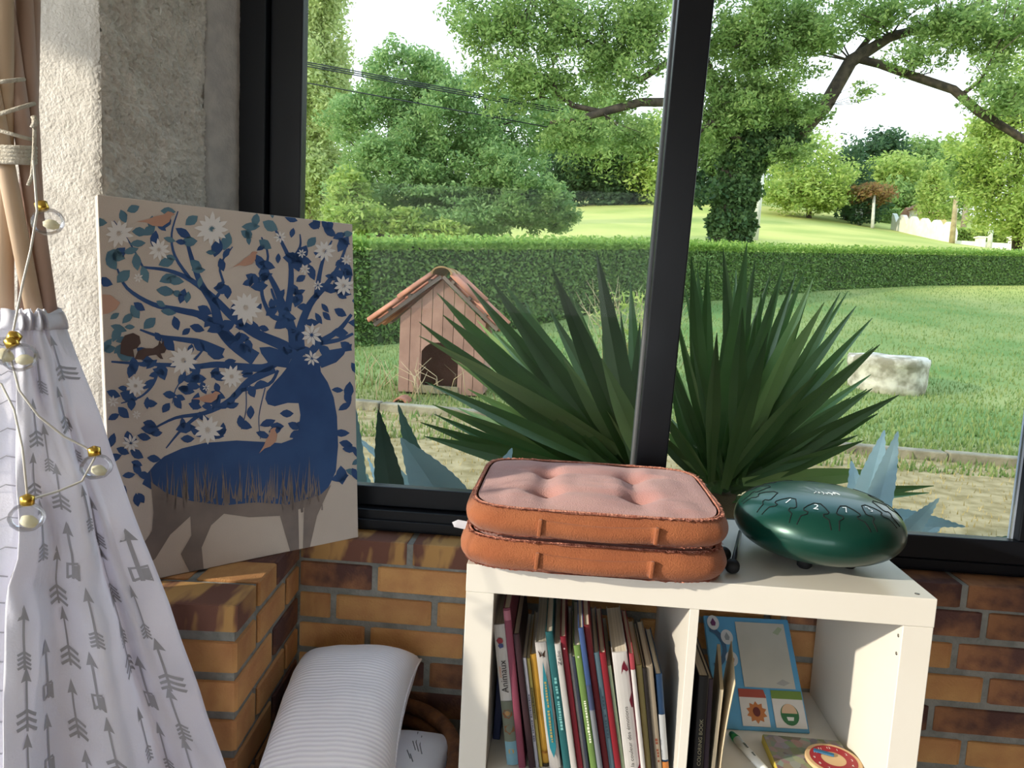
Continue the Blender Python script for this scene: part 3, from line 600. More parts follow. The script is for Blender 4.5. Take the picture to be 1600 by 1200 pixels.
for sd_, e in ((-1, sl_l), (1, sl_r)):
    n_ = V((-e.z, 0, e.x)).normalized(); n_ = n_ if n_.z > 0 else -n_
    p0 = V((xm, YK - .06, za + .015))
    frame_box('rafter_board', p0 - n_ * .0, e, V((0, .025, 0)), n_ * .035, M_batten, kn); frame_box('rafter_board', p0 + V((0, KD + .05, 0)), e, V((0, .025, 0)), n_ * .035, M_batten, kn)
    for f_ in (0.12, 0.42, 0.72, 0.94): frame_box('batten', p0 + e * f_ + n_ * .036, e.normalized() * .035, V((0, KD + .12, 0)), n_ * .025, M_batten, kn)
    for row in range(2):
        for c in range(5):
            o0 = p0 + V((0, -.05 + c * .155, 0)) + e * (0.06 + 0.46 * row) + n_ * (0.075 - 0.01 * row + (0.0 if c % 2 == 0 else -.03)); ln = e * 0.50
            mb = MB(); R_ = .085; vs = []
            for q in range(2):
                for k in range(9):
                    a = math.pi * k / 8; r_ = R_ * (1.0 if q else .85)
                    for th in (r_, r_ - .016): vs.append(o0 + ln * q + V((0, R_ - math.cos(a) * th, 0)) + n_ * (math.sin(a) * th * (.7 if c % 2 == 0 else -.35)))
            fs = []
            for k in range(8):
                i0 = 2 * k; j0 = 18 + 2 * k; fs += [(i0, i0 + 2, j0 + 2, j0), (i0 + 1, j0 + 1, j0 + 3, i0 + 3), (i0, i0 + 1, i0 + 3, i0 + 2), (j0, j0 + 2, j0 + 3, j0 + 1)]
            fs += [(0, 18, 19, 1), (16, 17, 35, 34)]
            mb.add(vs, fs).build('roof_tile', M_terra, kn)
for c in range(2):
    o0 = V((xm, YK - .1 + c * .40, za + .05)); vs = []
    for q in range(2):
        for k in range(9):
            a = math.pi * (k / 8) ; r_ = .10 if q else .112
            for th in (r_, r_ - .018): vs.append(o0 + V((-math.cos(a) * th, q * .40, math.sin(a) * th * .75)))
    fs = []
    for k in range(8):
        i0 = 2 * k; j0 = 18 + 2 * k; fs += [(i0, j0, j0 + 2, i0 + 2), (i0 + 1, i0 + 3, j0 + 3, j0 + 1), (i0, i0 + 2, i0 + 3, i0 + 1), (j0, j0 + 1, j0 + 3, j0 + 2)]
    fs += [(0, 1, 19, 18), (16, 34, 35, 17)]
    obj('ridge_tile', vs, fs, mat('mossy ridge tile', (176, 140, 96), (140, 112, 76), 9, .9, .3), kn)
p = atz(624, 628, GZ + .05); p.z = tz1(p.x, p.y)
tr_ = MB(); vs = []
for q in range(2):
    for k in range(7):
        a = math.pi * k / 6
        for th in (.075, .06): vs.append(p + V((-math.cos(a) * th, q * .25, math.sin(a) * th)))
fs = []
for k in range(6):
    i0 = 2 * k; j0 = 14 + 2 * k; fs += [(i0, j0, j0 + 2, i0 + 2), (i0 + 1, i0 + 3, j0 + 3, j0 + 1), (i0, i0 + 2, i0 + 3, i0 + 1), (j0, j0 + 1, j0 + 3, j0 + 2)]
tag(obj('fallen_roof_tile', [v for v in vs], fs, M_terra, origin=p), 'broken terracotta tile lying in the grass before the kennel', 'roof tile')
# dry stalks by the kennel and in front of the hedge
def stalks(name, u, v, y, n, h, spread, m, label, leafy=0):
    b = at(u, v, y); b.z = tz1(b.x, b.y); t = thing(name, b, label, 'weeds'); mb = MB()
    for k in range(n):
        q = b + V((rng.normal() * spread, rng.normal() * spread * .5, 0)); d = V((rng.normal() * .35, rng.normal() * .2, 1)).normalized(); hh = h * rng.uniform(.5, 1)
        q.z = tz1(q.x, q.y); mb.tube([q, q + d * hh * .6 + V((rng.normal() * .03, 0, 0)), q + d * hh + V((rng.normal() * .1, 0, -.03))], [.006, .004, .002], 4)
    mb.build('stems', m, t, kind='stuff'); 
    if leafy:
        c = np.array(b) + np.stack([rng.normal(0, spread, leafy), rng.normal(0, spread * .5, leafy), rng.uniform(0, h * .8, leafy)], 1); leafmesh('leaves', c, .12, L_yel, t, 0, .25)
M_straw = mat('dry stem', (206, 186, 150), (178, 156, 120), 5, .9)
stalks('dry_weeds', 672, 618, 6.15, 22, .5, .28, M_straw, 'thin dry weeds growing around the kennel door')
stalks('dry_weeds', 985, 520, 9.0, 60, 1.25, .28, M_straw, 'tall dry twiggy weeds before the hedge left of the mullion', 500)
stalks('dry_weeds', 600, 600, 6.6, 12, .5, .2, M_straw, 'few dry stems in the lawn left of the kennel')

# old round stone on the lawn
stp = at(1383, 612, 8.7); stp.z = tz1(stp.x, stp.y) - .03
sw_ = 57 / sc(8.7); mb = MB(); prof = [(0.01, -0.02), (sw_ * .93, -0.02), (sw_ * .96, .12), (sw_ * .97, .34), (sw_ * 1.0, .36), (sw_, .44), (sw_ * .97, .47), (0.01, .485)]
mb.lathe(stp, prof, 36)
for q, v in enumerate(mb.v):
    mb.v[q] = v + V((noise.noise(v * 7), noise.noise(v * 7 + V((5, 1, 2))), noise.noise(v * 6 + V((1, 7, 3))))) * .03
tag(mb.build('millstone', mat('lichened limestone', (222, 214, 198), (150, 142, 124), 6, .95, .6, 30, ramp=(.4, .62)), None, True), 'pale lichened round stone block sitting alone on the lawn', 'stone')

# ================================================================== YUCCA AND AGAVE
def blade_leaf(parent, base, tip, width, m, curve=0.06, side=None, fold=0.25, wide=0.35, n=10, thick=0.004, teeth=False):
    """sword-shaped leaf folded along its midrib"""
    base = V(base); tip = V(tip); ax = tip - base; L_ = ax.length; d = ax.normalized()
    toc = (CAM - (base + tip) / 2).normalized(); sd_ = d.cross(toc).normalized() if side is None else side; up = sd_.cross(d).normalized()
    vs = []; fs = []
    for i in range(n + 1):
        t = i / n; c = base + ax * t + up * (curve * L_ * 4 * t * (1 - t)) 
        w = width * ((0.45 + 0.55 * min(1, t / wide)) if t < wide else (1 - ((t - wide) / (1 - wide)) ** 1.6)); w = max(w, .0012)
        jag = 0.0
        if teeth and 0 < i < n: jag = .0025 if i % 2 else 0
        a = c - sd_ * (w + jag) + up * (fold * w); b = c + sd_ * (w + jag) + up * (fold * w)
        vs += [a, c, b, c - up * (thick * (1 - t * .8) + .001)]
    for i in range(n):
        q = 4 * i; r = q + 4
        fs += [(q, q + 1, r + 1, r), (q + 1, q + 2, r + 2, r + 1), (q + 2, q + 3, r + 3, r + 2), (q + 3, q, r, r + 3)]
    fs += [(0, 3, 2, 1), (4 * n, 4 * n + 1, 4 * n + 2, 4 * n + 3)]
    return obj('leaf', vs, fs, m, parent)
M_yuc = mat('yucca leaf', (74, 112, 62), (110, 146, 84), 1.2, 0.32, 0.1, 30, spec=0.5, rnd=0.3, trans=0.15)
M_yuc2 = mat('young yucca leaf', (140, 172, 110), (170, 194, 132), 1.5, 0.4, 0.1, 30, rnd=0.2, trans=0.25)
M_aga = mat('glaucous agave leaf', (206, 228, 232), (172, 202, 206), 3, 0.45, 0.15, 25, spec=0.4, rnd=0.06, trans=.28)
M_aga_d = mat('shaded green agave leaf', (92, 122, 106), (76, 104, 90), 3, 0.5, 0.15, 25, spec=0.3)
M_ytr = mat('fibrous yucca stem', (120, 100, 72), (90, 74, 52), 8, .95, .6, 30)
def yucca(label, stem, yb, tips, width):
    b = at(*stem, yb); base = V((b.x, b.y, GZ)); t = thing('yucca_plant', base, label, 'plant', 'yuccas outside the window')
    MB().tube([base - V((0, 0, .05)), V((b.x, b.y, (GZ + b.z) / 2)), b], [.09, .08, .06], 10).build('stem', M_ytr, t)
    for (u, v, dy, *rest) in tips:
        wf = rest[0] if rest else 1.0
        tip = at(u, v, yb + dy); sd0 = (tip - b).normalized().cross((CAM - tip).normalized()).normalized(); sd0 = Matrix.Rotation(rng.uniform(-.7, .7), 3, (tip - b).normalized()) @ sd0; b2 = b + (tip - b).normalized() * .05 + V((rng.normal() * .03, rng.normal() * .03, rng.normal() * .03))
        blade_leaf(t, b2, tip, width * wf * rng.uniform(.85, 1.15), M_yuc if rng.uniform() < .84 else M_yuc2, -rng.uniform(-.005, .035), side=sd0, fold=rng.uniform(.2, .5), wide=.45)
    return t
tipsL = [(683, 458, -.15, 1.1), (692, 492, -.25, 1.1), (655, 503, -.2, 1.2), (655, 525, -.3, 1.1), (665, 597, -.3), (657, 660, -.25), (663, 682, -.3), (678, 647, -.1), (676, 632, .1), (730, 443, -.1, 1.1), (767, 437, -.05, 1.1), (790, 445, .1), (862, 418, -.25, 1.3), (887, 450, .1), (932, 392, -.3, 1.3), (857, 480, .05), (900, 470, .2), (1000, 503, .1, .8), (958, 470, .2), (820, 470, .25), (745, 500, .2), (720, 560, .2), (700, 610, .15), (985, 440, .25), (1040, 430, -.1), (940, 560, -.35), (730, 690, -.1), (760, 640, -.2), (880, 560, -.1), (800, 560, -.15)]
R3 = random.Random(11)
for k in range(16): tipsL.append((R3.uniform(700, 1040), R3.uniform(470, 640), R3.uniform(.0, .35), .85))
yucca('spiky dark green yucca outside the window left of the mullion', (1000, 765), 1.30, tipsL, .032)
tipsR = [(1167, 380, -.1, 1.2), (1130, 388, -.05), (1105, 405, 0), (1180, 405, .1), (1225, 413, .05), (1244, 426, .15), (1257, 424, .2), (1271, 434, 0, 1.1), (1288, 472, -.1), (1313, 457, -.05, 1.1), (1325, 455, .1), (1338, 478, -.15, 1.2), (1363, 497, -.1), (1375, 538, -.2), (1365, 542, .05), (1363, 607, -.2), (1405, 617, -.25, 1.1), (1357, 642, -.1), (1350, 688, -.2), (1400, 738, -.15), (1459, 759, -.25, 1.1), (1452, 770, -.1), (1090, 420, .1), (1070, 450, .15), (1080, 400, -.05), (1205, 425, .25), (1150, 420, .3), (1215, 450, -.2), (1290, 520, .2), (1200, 520, -.3), (1120, 520, -.3), (1160, 480, -.25), (1250, 500, -.2), (1060, 520, 0), (1190, 460, .1), (1280, 580, -.25), (1230, 560, -.1), (1140, 460, .1), (1300, 500, .15), (1260, 470, .1), (1320, 560, .1), (1330, 620, .1)]
for k in range(34):
    a_ = R3.uniform(-1.35, 1.3); r_ = R3.uniform(240, 350); tipsR.append((1125 + math.sin(a_) * r_ * (.8 if a_ > 0 else .35), 770 - math.cos(a_) * r_, R3.uniform(-.2, .35), .8))
yucca('dense spiky dark green yucca outside the window right of the mullion', (1125, 770), 1.42, tipsR, .029)
def agave(label, stem, yb, leaves_):
    b = at(*stem, yb); base = V((b.x, b.y, GZ)); t = thing('agave_plant', base, label, 'plant', 'agaves under the window')
    MB().lathe(base - V((0, 0, .03)), [(.07, 0), (.09, (b.z - GZ) * .6), (.05, b.z - GZ)], 12).build('stem', M_ytr, t)
    for (u0, v0, u, v, dy, w, k) in leaves_:
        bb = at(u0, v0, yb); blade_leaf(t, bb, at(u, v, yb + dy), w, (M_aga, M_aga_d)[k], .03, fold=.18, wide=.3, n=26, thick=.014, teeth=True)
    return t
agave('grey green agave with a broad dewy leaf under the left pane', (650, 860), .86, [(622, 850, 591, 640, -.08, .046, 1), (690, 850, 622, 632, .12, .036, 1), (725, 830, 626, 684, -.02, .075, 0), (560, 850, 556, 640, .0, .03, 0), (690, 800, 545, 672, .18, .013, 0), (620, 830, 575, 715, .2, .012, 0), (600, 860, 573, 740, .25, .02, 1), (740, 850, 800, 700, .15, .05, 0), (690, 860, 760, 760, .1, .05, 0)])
agave('pale blue agave with curled leaves behind the drum', (1380, 900), .86, [(1335, 850, 1382, 672, .2, .038, 0), (1355, 850, 1403, 674, .15, .034, 0), (1360, 880, 1330, 720, .2, .04, 0), (1395, 855, 1467, 779, -.12, .026, 0), (1370, 800, 1508, 823, -.05, .020, 0), (1400, 860, 1475, 815, .05, .03, 0), (1360, 870, 1300, 760, .1, .04, 1), (1440, 880, 1590, 838, 0.0, .03, 1)])

# ================================================================== WHITE CUBE SHELF
shelf = thing('cube_shelf', (0.395, 0.195, FLOOR), 'white two by two cube shelf standing against the brick wall under the window', 'shelf')
ZS = -0.385
box('top_board', 0, 0.79, 0, 0.39, -0.05, 0, M_white, shelf, 0.0012)
box('side_board', 0.0006, 0.05, 0.0006, 0.39, FLOOR + 0.05, -0.0503, M_white, shelf, 0.0012)
box('side_board', 0.74, 0.7894, 0.0006, 0.39, FLOOR + 0.05, -0.0503, M_white, shelf, 0.0012)
box('bottom_board', 0, 0.79, 0, 0.39, FLOOR, FLOOR + 0.0497, M_white, shelf, 0.0012)
box('divider', 0.387, 0.403, 0.001, 0.389, FLOOR + 0.05, -0.0503, M_white, shelf, 0.0008)
box('middle_shelf', 0.0503, 0.3868, 0.001, 0.389, ZS - 0.016, ZS, M_white, shelf, 0.0008)
box('middle_shelf', 0.4032, 0.7397, 0.001, 0.389, ZS - 0.016, ZS, M_white, shelf, 0.0008)
M_screw = mat('dull steel', (120, 116, 108), metal=.7, rough=.4)
for u, v in ((1404, 993), (1401, 1021)):
    p = hit(u, v, 0, 0.74); MB().lathe(p, [(.003, 0), (.003, .0008), (.001, .0012)], 10, V((-1, 0, 0))).build('screw', M_screw, shelf)
p = atz(1433, 928, 0); MB().lathe(p, [(.004, 0), (.004, .0006), (.0015, .0009)], 12).build('screw', M_screw, shelf)

# ================================================================== TWO FLOOR CUSHIONS
M_cside = mat('terracotta linen', (160, 98, 64), (146, 86, 56), 14, 0.95, 0.35, 420, spec=0.1, sheen=.2)
M_ctop = mat('dusty pink linen', (188, 142, 134), (178, 130, 124), 10, 0.95, 0.35, 420, spec=0.1, sheen=.2)
M_fray = mat('frayed seam', (176, 108, 90), (214, 154, 132), 90, 1.0, 0.8, 300, spec=0.05)
def cushion(label, x0, x1, y0, y1, z0, z1, dents, tagside=False):
    cx, cy = (x0 + x1) / 2, (y0 + y1) / 2; ax, ay = (x1 - x0) / 2, (y1 - y0) / 2
    t = thing('floor_cushion', (cx, cy, z0), label, 'cushion', 'floor cushions stacked on the shelf')
    NT = 120
    def rim(a, g=0.0):
        e = 2 / 6.0; c, s = math.cos(a), math.sin(a)
        return V((cx + (ax + g) * math.copysign(abs(c) ** e, c), cy + (ay + g) * math.copysign(abs(s) ** e, s), 0))
    tuft = [(cx + ax * a, cy + ay * b) for a in (-.42, .36) for b in (-.38, .40)]
    def ztop(x, y, r):
        z = z1 + 0.010 * (1 - r ** 3)
        for q, (tx, ty) in enumerate(tuft):
            d2 = (x - tx) ** 2 + (y - ty) ** 2; z -= dents * (0.019 * math.exp(-d2 / .0007) + 0.007 * math.exp(-(x - tx) ** 2 / .0004) * math.exp(-((y - ty) / .12) ** 2) + .005 * math.exp(-(y - ty) ** 2 / .0004) * math.exp(-((x - tx) / .12) ** 2))
        return z + 0.0022 * noise.noise(V((x * 30, y * 12, z1))) + .0015 * noise.noise(V((x * 12, y * 60, 3)))
    NR = 44; vs = []
    for i in range(NR + 1):
        r = i / NR
        for k in range(NT):
            p = rim(2 * math.pi * k / NT, -0.004); q = V((cx, cy, 0)) + (p - V((cx, cy, 0))) * max(r, .004); vs.append(V((q.x, q.y, ztop(q.x, q.y, r))))
    obj('top_panel', vs, grid_faces(NR + 1, NT, True), M_ctop, t, True)
    prof = []; h = z1 - z0
    for i in range(13):
        f_ = i / 12; prof.append((0.003 + 0.017 * math.sin(math.pi * f_) ** .7, z0 + h * f_))
    vs = [];
    for g, z in prof:
        for k in range(NT):
            a = 2 * math.pi * k / NT; w = .0018 * noise.noise(V((math.cos(a) * 5, math.sin(a) * 5, z * 40))); p = rim(a, g - .004 + w); vs.append(V((p.x, p.y, z)))
    fs = [(q[0], q[1], q[2], q[3]) for q in grid_faces(13, NT, True)] + [tuple(range(NT))[::-1]]
    obj('side_band', vs, fs, M_cside, t, True)
    for nm, z in (('frayed_seam', z1), ('frayed_seam', z0 + .002)):
        pts = []
        mb = MB()
        for lay in range(2):
            vs = []; 
            for k in range(NT * 3):
                a = 2 * math.pi * k / (NT * 3); p = rim(a, .0); o = rim(a, +.0065 + .006 * noise.noise(V((k * .9, lay * 3, z * 50))) )
                zz = z + .001 * noise.noise(V((k * .3, 5, z))) - .0015 * lay
                vs += [V((p.x, p.y, zz + .001)), V((o.x, o.y, zz + .0015 + .002 * noise.noise(V((k * .7, 9, lay)))))]
            n3 = NT * 3; mb.add(vs, [(2 * k, 2 * k + 1, 2 * ((k + 1) % n3) + 1, 2 * ((k + 1) % n3)) for k in range(n3)])
        mb.build(nm, M_fray, t, False)
        vs = MB().tube([V((*rim(2 * math.pi * k / 90, .001).xy, z + .0005)) for k in range(91)], .0022, 6, False).build('piping', M_fray if nm else M_ctop, t)
    for q, (tx, ty) in enumerate(tuft):
        if dents: MB().lathe((tx, ty, ztop(tx, ty, .5) - .001), [(.0035, 0), (.003, .002), (.001, .0032)], 10).build('tuft_button', M_ctop, t)
    # carrying handle sewn on the front band
    yf = y0 - .0145; xa, xb = cx - .095, cx + .095; zm = (z0 + z1) / 2
    vs = []
    for i in range(21):
        f_ = i / 20; x = xa + (xb - xa) * f_; bow = .006 * math.sin(math.pi * f_)
        for dz, dy in ((-.014, 0), (-.013, -.003 - bow * .4), (.011, -.004 - bow * .6), (.0125, 0)): vs.append(V((x, yf + dy, zm - bow * .8 + dz)))
    obj('handle_strap', vs, grid_faces(21, 4) + [(0, 1, 2, 3), (83, 82, 81, 80)], M_cside, t, True)
    for x in (xa, xb):
        for q in (-.006, .006): pass
        frame_box('handle_loop', (x - .0035, yf - .0085, zm - .015), V((.007, 0, 0)), V((0, .008, 0)), V((.002, 0, .029)), M_cside, t, .002)
    return t
c1 = cushion('lower of the two terracotta floor cushions, lying directly on the white shelf', -0.004, 0.436, -0.020, 0.352, 0.0025, 0.055, 0.0)
c2 = cushion('upper dusty pink tufted floor cushion with frayed edges and rust sides', 0.004, 0.432, -0.031, 0.350, 0.0655, 0.114, 1.0)
p = V((-.006, -.002, .062)); vs = [p + V(q) for q in ((0, 0, 0), (-.018, -.004, .004), (-.022, -.004, .012), (-.012, -.003, .017), (.004, 0, .014))]
vs2 = [v + V((0, .001, .0)) for v in vs]
obj('care_tag', vs + vs2, [(0, 1, 2, 3, 4), (9, 8, 7, 6, 5)] + [(i, 5 + i, 5 + (i + 1) % 5, (i + 1) % 5) for i in range(5)], mat('white tag', (240, 240, 246), rough=.8), c2)

# ================================================================== TONGUE DRUM AND MALLETS
DC = V((0.640, 0.162, 0.0)); DR = 0.151; DZ = .071
drum = thing('tongue_drum', DC, 'glossy dark green steel tongue drum on the right of the shelf top', 'drum')
M_drum = mat('green metallic lacquer', (8, 66, 54), (7, 60, 50), 2, 0.3, spec=0.5, metal=.3, coat=.2)
prof = []
for i in range(41):
    a = -math.pi / 2 + math.pi * i / 40; r = abs(math.cos(a)) ** .72 * DR; prof.append((max(r, .0005), DZ + .0 + math.sin(a) * (.066 if a > 0 else .060)))
MB().lathe(DC, prof, 72).build('shell', M_drum, drum)
for k in range(4):
    a = math.radians(45 + 90 * k + 12); q = DC + V((math.cos(a) * .062, math.sin(a) * .062, 0))
    MB().lathe(q, [(.009, .0), (.013, .004), (.014, .018), (.006, .026)], 16).build('rubber_foot', mat('black rubber', (20, 20, 22), rough=.7), drum)
def drum_pt(r, a, lift=.0007):
    q = min(max((r / DR) ** (1 / .72), 0), 1); th = math.acos(q); return DC + V((math.cos(a) * r, math.sin(a) * r, DZ + math.sin(th) * .066 + lift))
M_slit = mat('black slit', (6, 12, 12), rough=.9); M_dlet = mat('white print', (226, 236, 240), rough=.6)
NTG = 13
for k in range(NTG):
    a0 = math.radians(-90 - 49 + k * 360 / NTG); hw = math.radians(10.2)
    outl = [(.141, -hw * 1.1), (.127, -hw * 1.0), (.122, -hw * .62), (.117, -hw * .60), (.115, -hw * .95), (.111, -hw * 1.05), (.101, -hw * .8), (.090, -hw * .35), (.089, hw * .35), (.101, hw * .8), (.111, hw * 1.05), (.115, hw * .95), (.117, hw * .60), (.122, hw * .62), (.127, hw * 1.0), (.141, hw * 1.1)]
    pts = []
    for (r0, b0), (r1, b1) in zip(outl[:-1], outl[1:]):
        for f_ in (0, .5): pts.append(drum_pt(r0 + (r1 - r0) * f_, a0 + b0 + (b1 - b0) * f_, 0.0))
    pts.append(drum_pt(outl[-1][0], a0 + outl[-1][1], 0))
    MB().tube(pts, .0011, 5).build('tongue_slit', M_slit, drum)
    s = '1273561425134'[k]
    o = drum_pt(.104, a0); ar = (drum_pt(.098, a0) - drum_pt(.112, a0)).normalized(); at_ = V((-math.sin(a0), math.cos(a0), 0))
    if k > 3: continue
    mb = MB(); v, f = text_geo(s); mb.add([drum_pt(.109 - p.y * .021, a0 + (p.x - .3) * .019 / .104, .0012) for p in v], f); mb.build('number', M_dlet, drum, False)
mb = MB()
for k in range(7):
    a = math.radians(-90 - 35 + k * 10); mb.tube([drum_pt(.03 + .006 * (k % 2), a, .001), drum_pt(.038, a + .1, .001), drum_pt(.045 - .004 * (k % 2), a + .05, .001)], .0007, 4)
mb.build('emblem', M_dlet, drum, kind='stuff')
def mallet(label, hd, tip):
    hd = V(hd); tip = V(tip); t = thing('drum_mallet', (hd.x, hd.y, 0), label, 'mallet', 'drum mallets'); d = (tip - hd).normalized()
    MB().tube([hd, hd + (tip - hd) * .5, tip - d * .004, tip], [.0046, .0042, .004, .0025], 10).build('stick', mat('black plastic stick', (44, 46, 50), rough=.4), t)
    MB().lathe(hd - d * .014, [(.004, 0), (.0105, .003), (.0128, .010), (.0125, .018), (.009, .025), (.005, .028)], 20, d).build('head', MATS['black rubber'], t)
mallet('black mallet lying beside the drum with its stick pointing to the window', (0.464, 0.052, .013), (0.532, 0.29, .0055))
mallet('second black mallet half hidden behind the stacked cushions', (0.462, 0.115, .013), (0.47, 0.33, .0055))

# ================================================================== CANVAS PRINT OF A DEER
CU = V((.685, .728, 0)).normalized(); CBR = V((-.311, .425, LEDGE + .001)); CUP = V((-.043, .037, .726)); CH = CUP.length; CUPn = CUP.normalized(); CWd = .525
CN = CU.cross(CUPn).normalized(); CN = CN if CN.dot(CAM - CBR) > 0 else -CN
CBL = CBR - CU * CWd
cv_ = thing('canvas_print', (CBL + CBR) / 2, 'canvas print of a blue deer with branching antlers leaning on the brick ledge', 'picture')
M_canvas = mat('canvas beige', (208, 198, 188), (200, 189, 179), 5, .55, .15, 500, spec=.4)
frame_box('canvas', CBL - CN * .02, CU * CWd, CN * .02, CUP, M_canvas, cv_, .0015)
ART = [0]
def cpt(zx, zy, lift):
    return hitplane(150 + zx / 2, 300 + zy / 2, CBR, CN) + CN * lift
def clipc(p):
    """keep printed shapes inside the canvas face"""
    d = p - CBL; a = min(max(d.dot(CU), .0008), CWd - .0008); b = min(max(d.dot(CUPn), .0008), CH - .0008); return CBL + CU * a + CUPn * b + CN * d.dot(CN)
NAVY = mat('print navy', (52, 86, 136), (42, 74, 124), 12, .5, spec=.4); TEAL = mat('print teal', (96, 132, 148), (74, 112, 136), 12, .5); GREY = mat('print taupe', (138, 127, 122), (120, 111, 108), 14, .5)
WHT = mat('print white', (226, 224, 222), rough=.5); SALM = mat('print salmon', (198, 158, 138), (188, 146, 126), 9, .5); BRN = mat('print brown', (92, 74, 70), (78, 62, 60), 12, .5); PALE = mat('print pale ground', (206, 194, 182), (198, 184, 172), 8, .5)
def poly(pts, mb, lift):
    P = [clipc(cpt(x, y, lift)) for x, y in pts]; mb.add(P, [tuple(range(len(P)))])
def stroke(pts, ws, mb, lift):
    n = len(pts); L_, R_ = [], []
    for i in range(n):
        x0, y0 = pts[max(i - 1, 0)]; x1, y1 = pts[min(i + 1, n - 1)]; dx, dy = x1 - x0, y1 - y0; q = math.hypot(dx, dy) or 1; w = ws[i] / 2
        L_.append((pts[i][0] - dy / q * w, pts[i][1] + dx / q * w)); R_.append((pts[i][0] + dy / q * w, pts[i][1] - dx / q * w))
    for i in range(n - 1): poly([L_[i], L_[i + 1], R_[i + 1], R_[i]], mb, lift)
def smooth2(pts, k=4):
    out = []
    n = len(pts)
    for i in range(n - 1):
        p0, p1, p2, p3 = pts[max(i - 1, 0)], pts[i], pts[i + 1], pts[min(i + 2, n - 1)]
        for j in range(k):
            t = j / k; out.append(tuple(.5 * (2 * p1[c] + (-p0[c] + p2[c]) * t + (2 * p0[c] - 5 * p1[c] + 4 * p2[c] - p3[c]) * t * t + (-p0[c] + 3 * p1[c] - 3 * p2[c] + p3[c]) * t ** 3) for c in (0, 1)))
    out.append(pts[-1]); return out
body = [(145, 912), (160, 880), (185, 850), (215, 825), (270, 800), (340, 783), (440, 775), (520, 779), (580, 783), (615, 770), (634, 740), (640, 695), (634, 658), (600, 657), (560, 668), (538, 662), (530, 645), (535, 622), (556, 596), (580, 570), (598, 547), (612, 520), (640, 513), (668, 512), (700, 524), (704, 560), (725, 592), (744, 640), (754, 700), (757, 790), (750, 870), (728, 918), (700, 965), (640, 985), (520, 1000), (400, 1000), (300, 1005), (200, 985), (176, 930)]
mb = MB(); poly(body, mb, .0006)
poly([(598, 548), (565, 543), (538, 530), (518, 503), (512, 484), (545, 482), (585, 494), (614, 514)], mb, .00065); poly([(690, 520), (728, 492), (787, 482), (776, 506), (752, 530), (706, 548)], mb, .00065)
mb.build('deer_figure', NAVY, cv_, False)
mb = MB(); gp = [(172, 905), (180, 1000), (175, 1060), (138, 1112), (150, 1172), (185, 1145), (232, 1070), (295, 1012), (298, 1072), (265, 1130), (292, 1192), (336, 1180), (330, 1110), (360, 1040), (400, 1004), (480, 1015), (575, 1010), (606, 1122), (634, 1118), (632, 990), (650, 984), (646, 1112), (668, 1110), (690, 1010), (735, 912), (700, 945), (600, 975), (500, 968), (400, 978), (300, 965), (220, 940)]
poly(gp, mb, .0009)
R2 = random.Random(3)
for k in range(150):
    x = R2.uniform(180, 720); b = R2.uniform(945, 1000); h = R2.uniform(40, 150) * (1.0 - .4 * abs(((x - 180) % 180) / 180 - .5)); l = R2.uniform(-18, 18)
    poly([(x - 2.5, b), (x + 2.5, b), (x + l, b - h)], mb, .0011)
mb.build('grass_and_legs', GREY, cv_, False, kind='stuff')
mb = MB()
def br(pts, w0, w1):
    q = smooth2(pts); n = len(q); stroke(q, [1.15 * (w0 + (w1 - w0) * i / (n - 1)) for i in range(n)], mb, .0007)
for pts, w0, w1 in (([(640, 520), (590, 480), (500, 440), (430, 390), (370, 330), (300, 275), (230, 245), (150, 235)], 34, 6), ([(600, 490), (540, 545), (460, 545), (380, 538), (310, 545), (230, 540), (120, 535), (50, 530)], 26, 5), ([(560, 550), (480, 590), (420, 650), (340, 690), (250, 705), (170, 745)], 24, 4), ([(500, 520), (430, 470), (390, 420), (370, 350), (330, 285), (300, 200), (280, 120)], 40, 6), ([(400, 500), (330, 470), (270, 460), (200, 450), (140, 430)], 22, 5),
                      ([(430, 470), (340, 390), (270, 370), (180, 350), (100, 300), (70, 240)], 24, 5), ([(620, 500), (615, 430), (585, 350), (560, 290), (530, 240), (490, 200)], 30, 5), ([(605, 400), (560, 390), (535, 360), (520, 300), (540, 200), (520, 140)], 16, 4), ([(600, 370), (610, 300), (610, 220), (580, 150), (560, 110)], 20, 5), ([(640, 500), (640, 430), (670, 350), (720, 290), (760, 230), (790, 150)], 28, 5), ([(690, 330), (700, 260), (715, 200), (740, 150)], 16, 4), ([(665, 510), (700, 470), (760, 430), (800, 380)], 24, 8), ([(700, 470), (760, 460), (805, 440)], 14, 7), ([(640, 440), (600, 420), (560, 330), (550, 300)], 14, 5),
                      ([(330, 690), (270, 740), (220, 800)], 12, 3), ([(420, 650), (450, 620), (540, 600), (570, 555)], 12, 8), ([(200, 540), (180, 600), (140, 640), (80, 660)], 10, 3), ([(340, 540), (260, 600), (240, 660)], 5, 2), ([(470, 600), (470, 680), (455, 740)], 3, 2), ([(530, 610), (510, 700), (515, 770)], 3, 2), ([(290, 545), (330, 500), (350, 470)], 8, 3), ([(370, 340), (400, 290), (390, 230), (430, 170)], 10, 3), ([(300, 275), (250, 200), (240, 130), (260, 60)], 10, 3), ([(150, 235), (110, 160), (60, 90)], 6, 2), ([(610, 220), (640, 170), (640, 130)], 10, 3)):
    br(pts, w0, w1)
mb.build('antler_branches', NAVY, cv_, False, kind='stuff')
nav, tea = MB(), MB()
def leaf2(x, y, a, l, w, mb_, lift=.0008):
    c, s = math.cos(a), math.sin(a); pr = [(0, 0), (.25, .7), (.5, 1), (.75, .75), (1, 0), (.75, -.6), (.5, -.95), (.25, -.7)]
    poly([(x + l * p * c - w * q * s, y + l * p * s + w * q * c) for p, q in pr], mb_, lift)
def in_body(x, y): return (y > 765 and 150 < x < 760) or (525 < x < 765 and y > 500)
cnt = 0
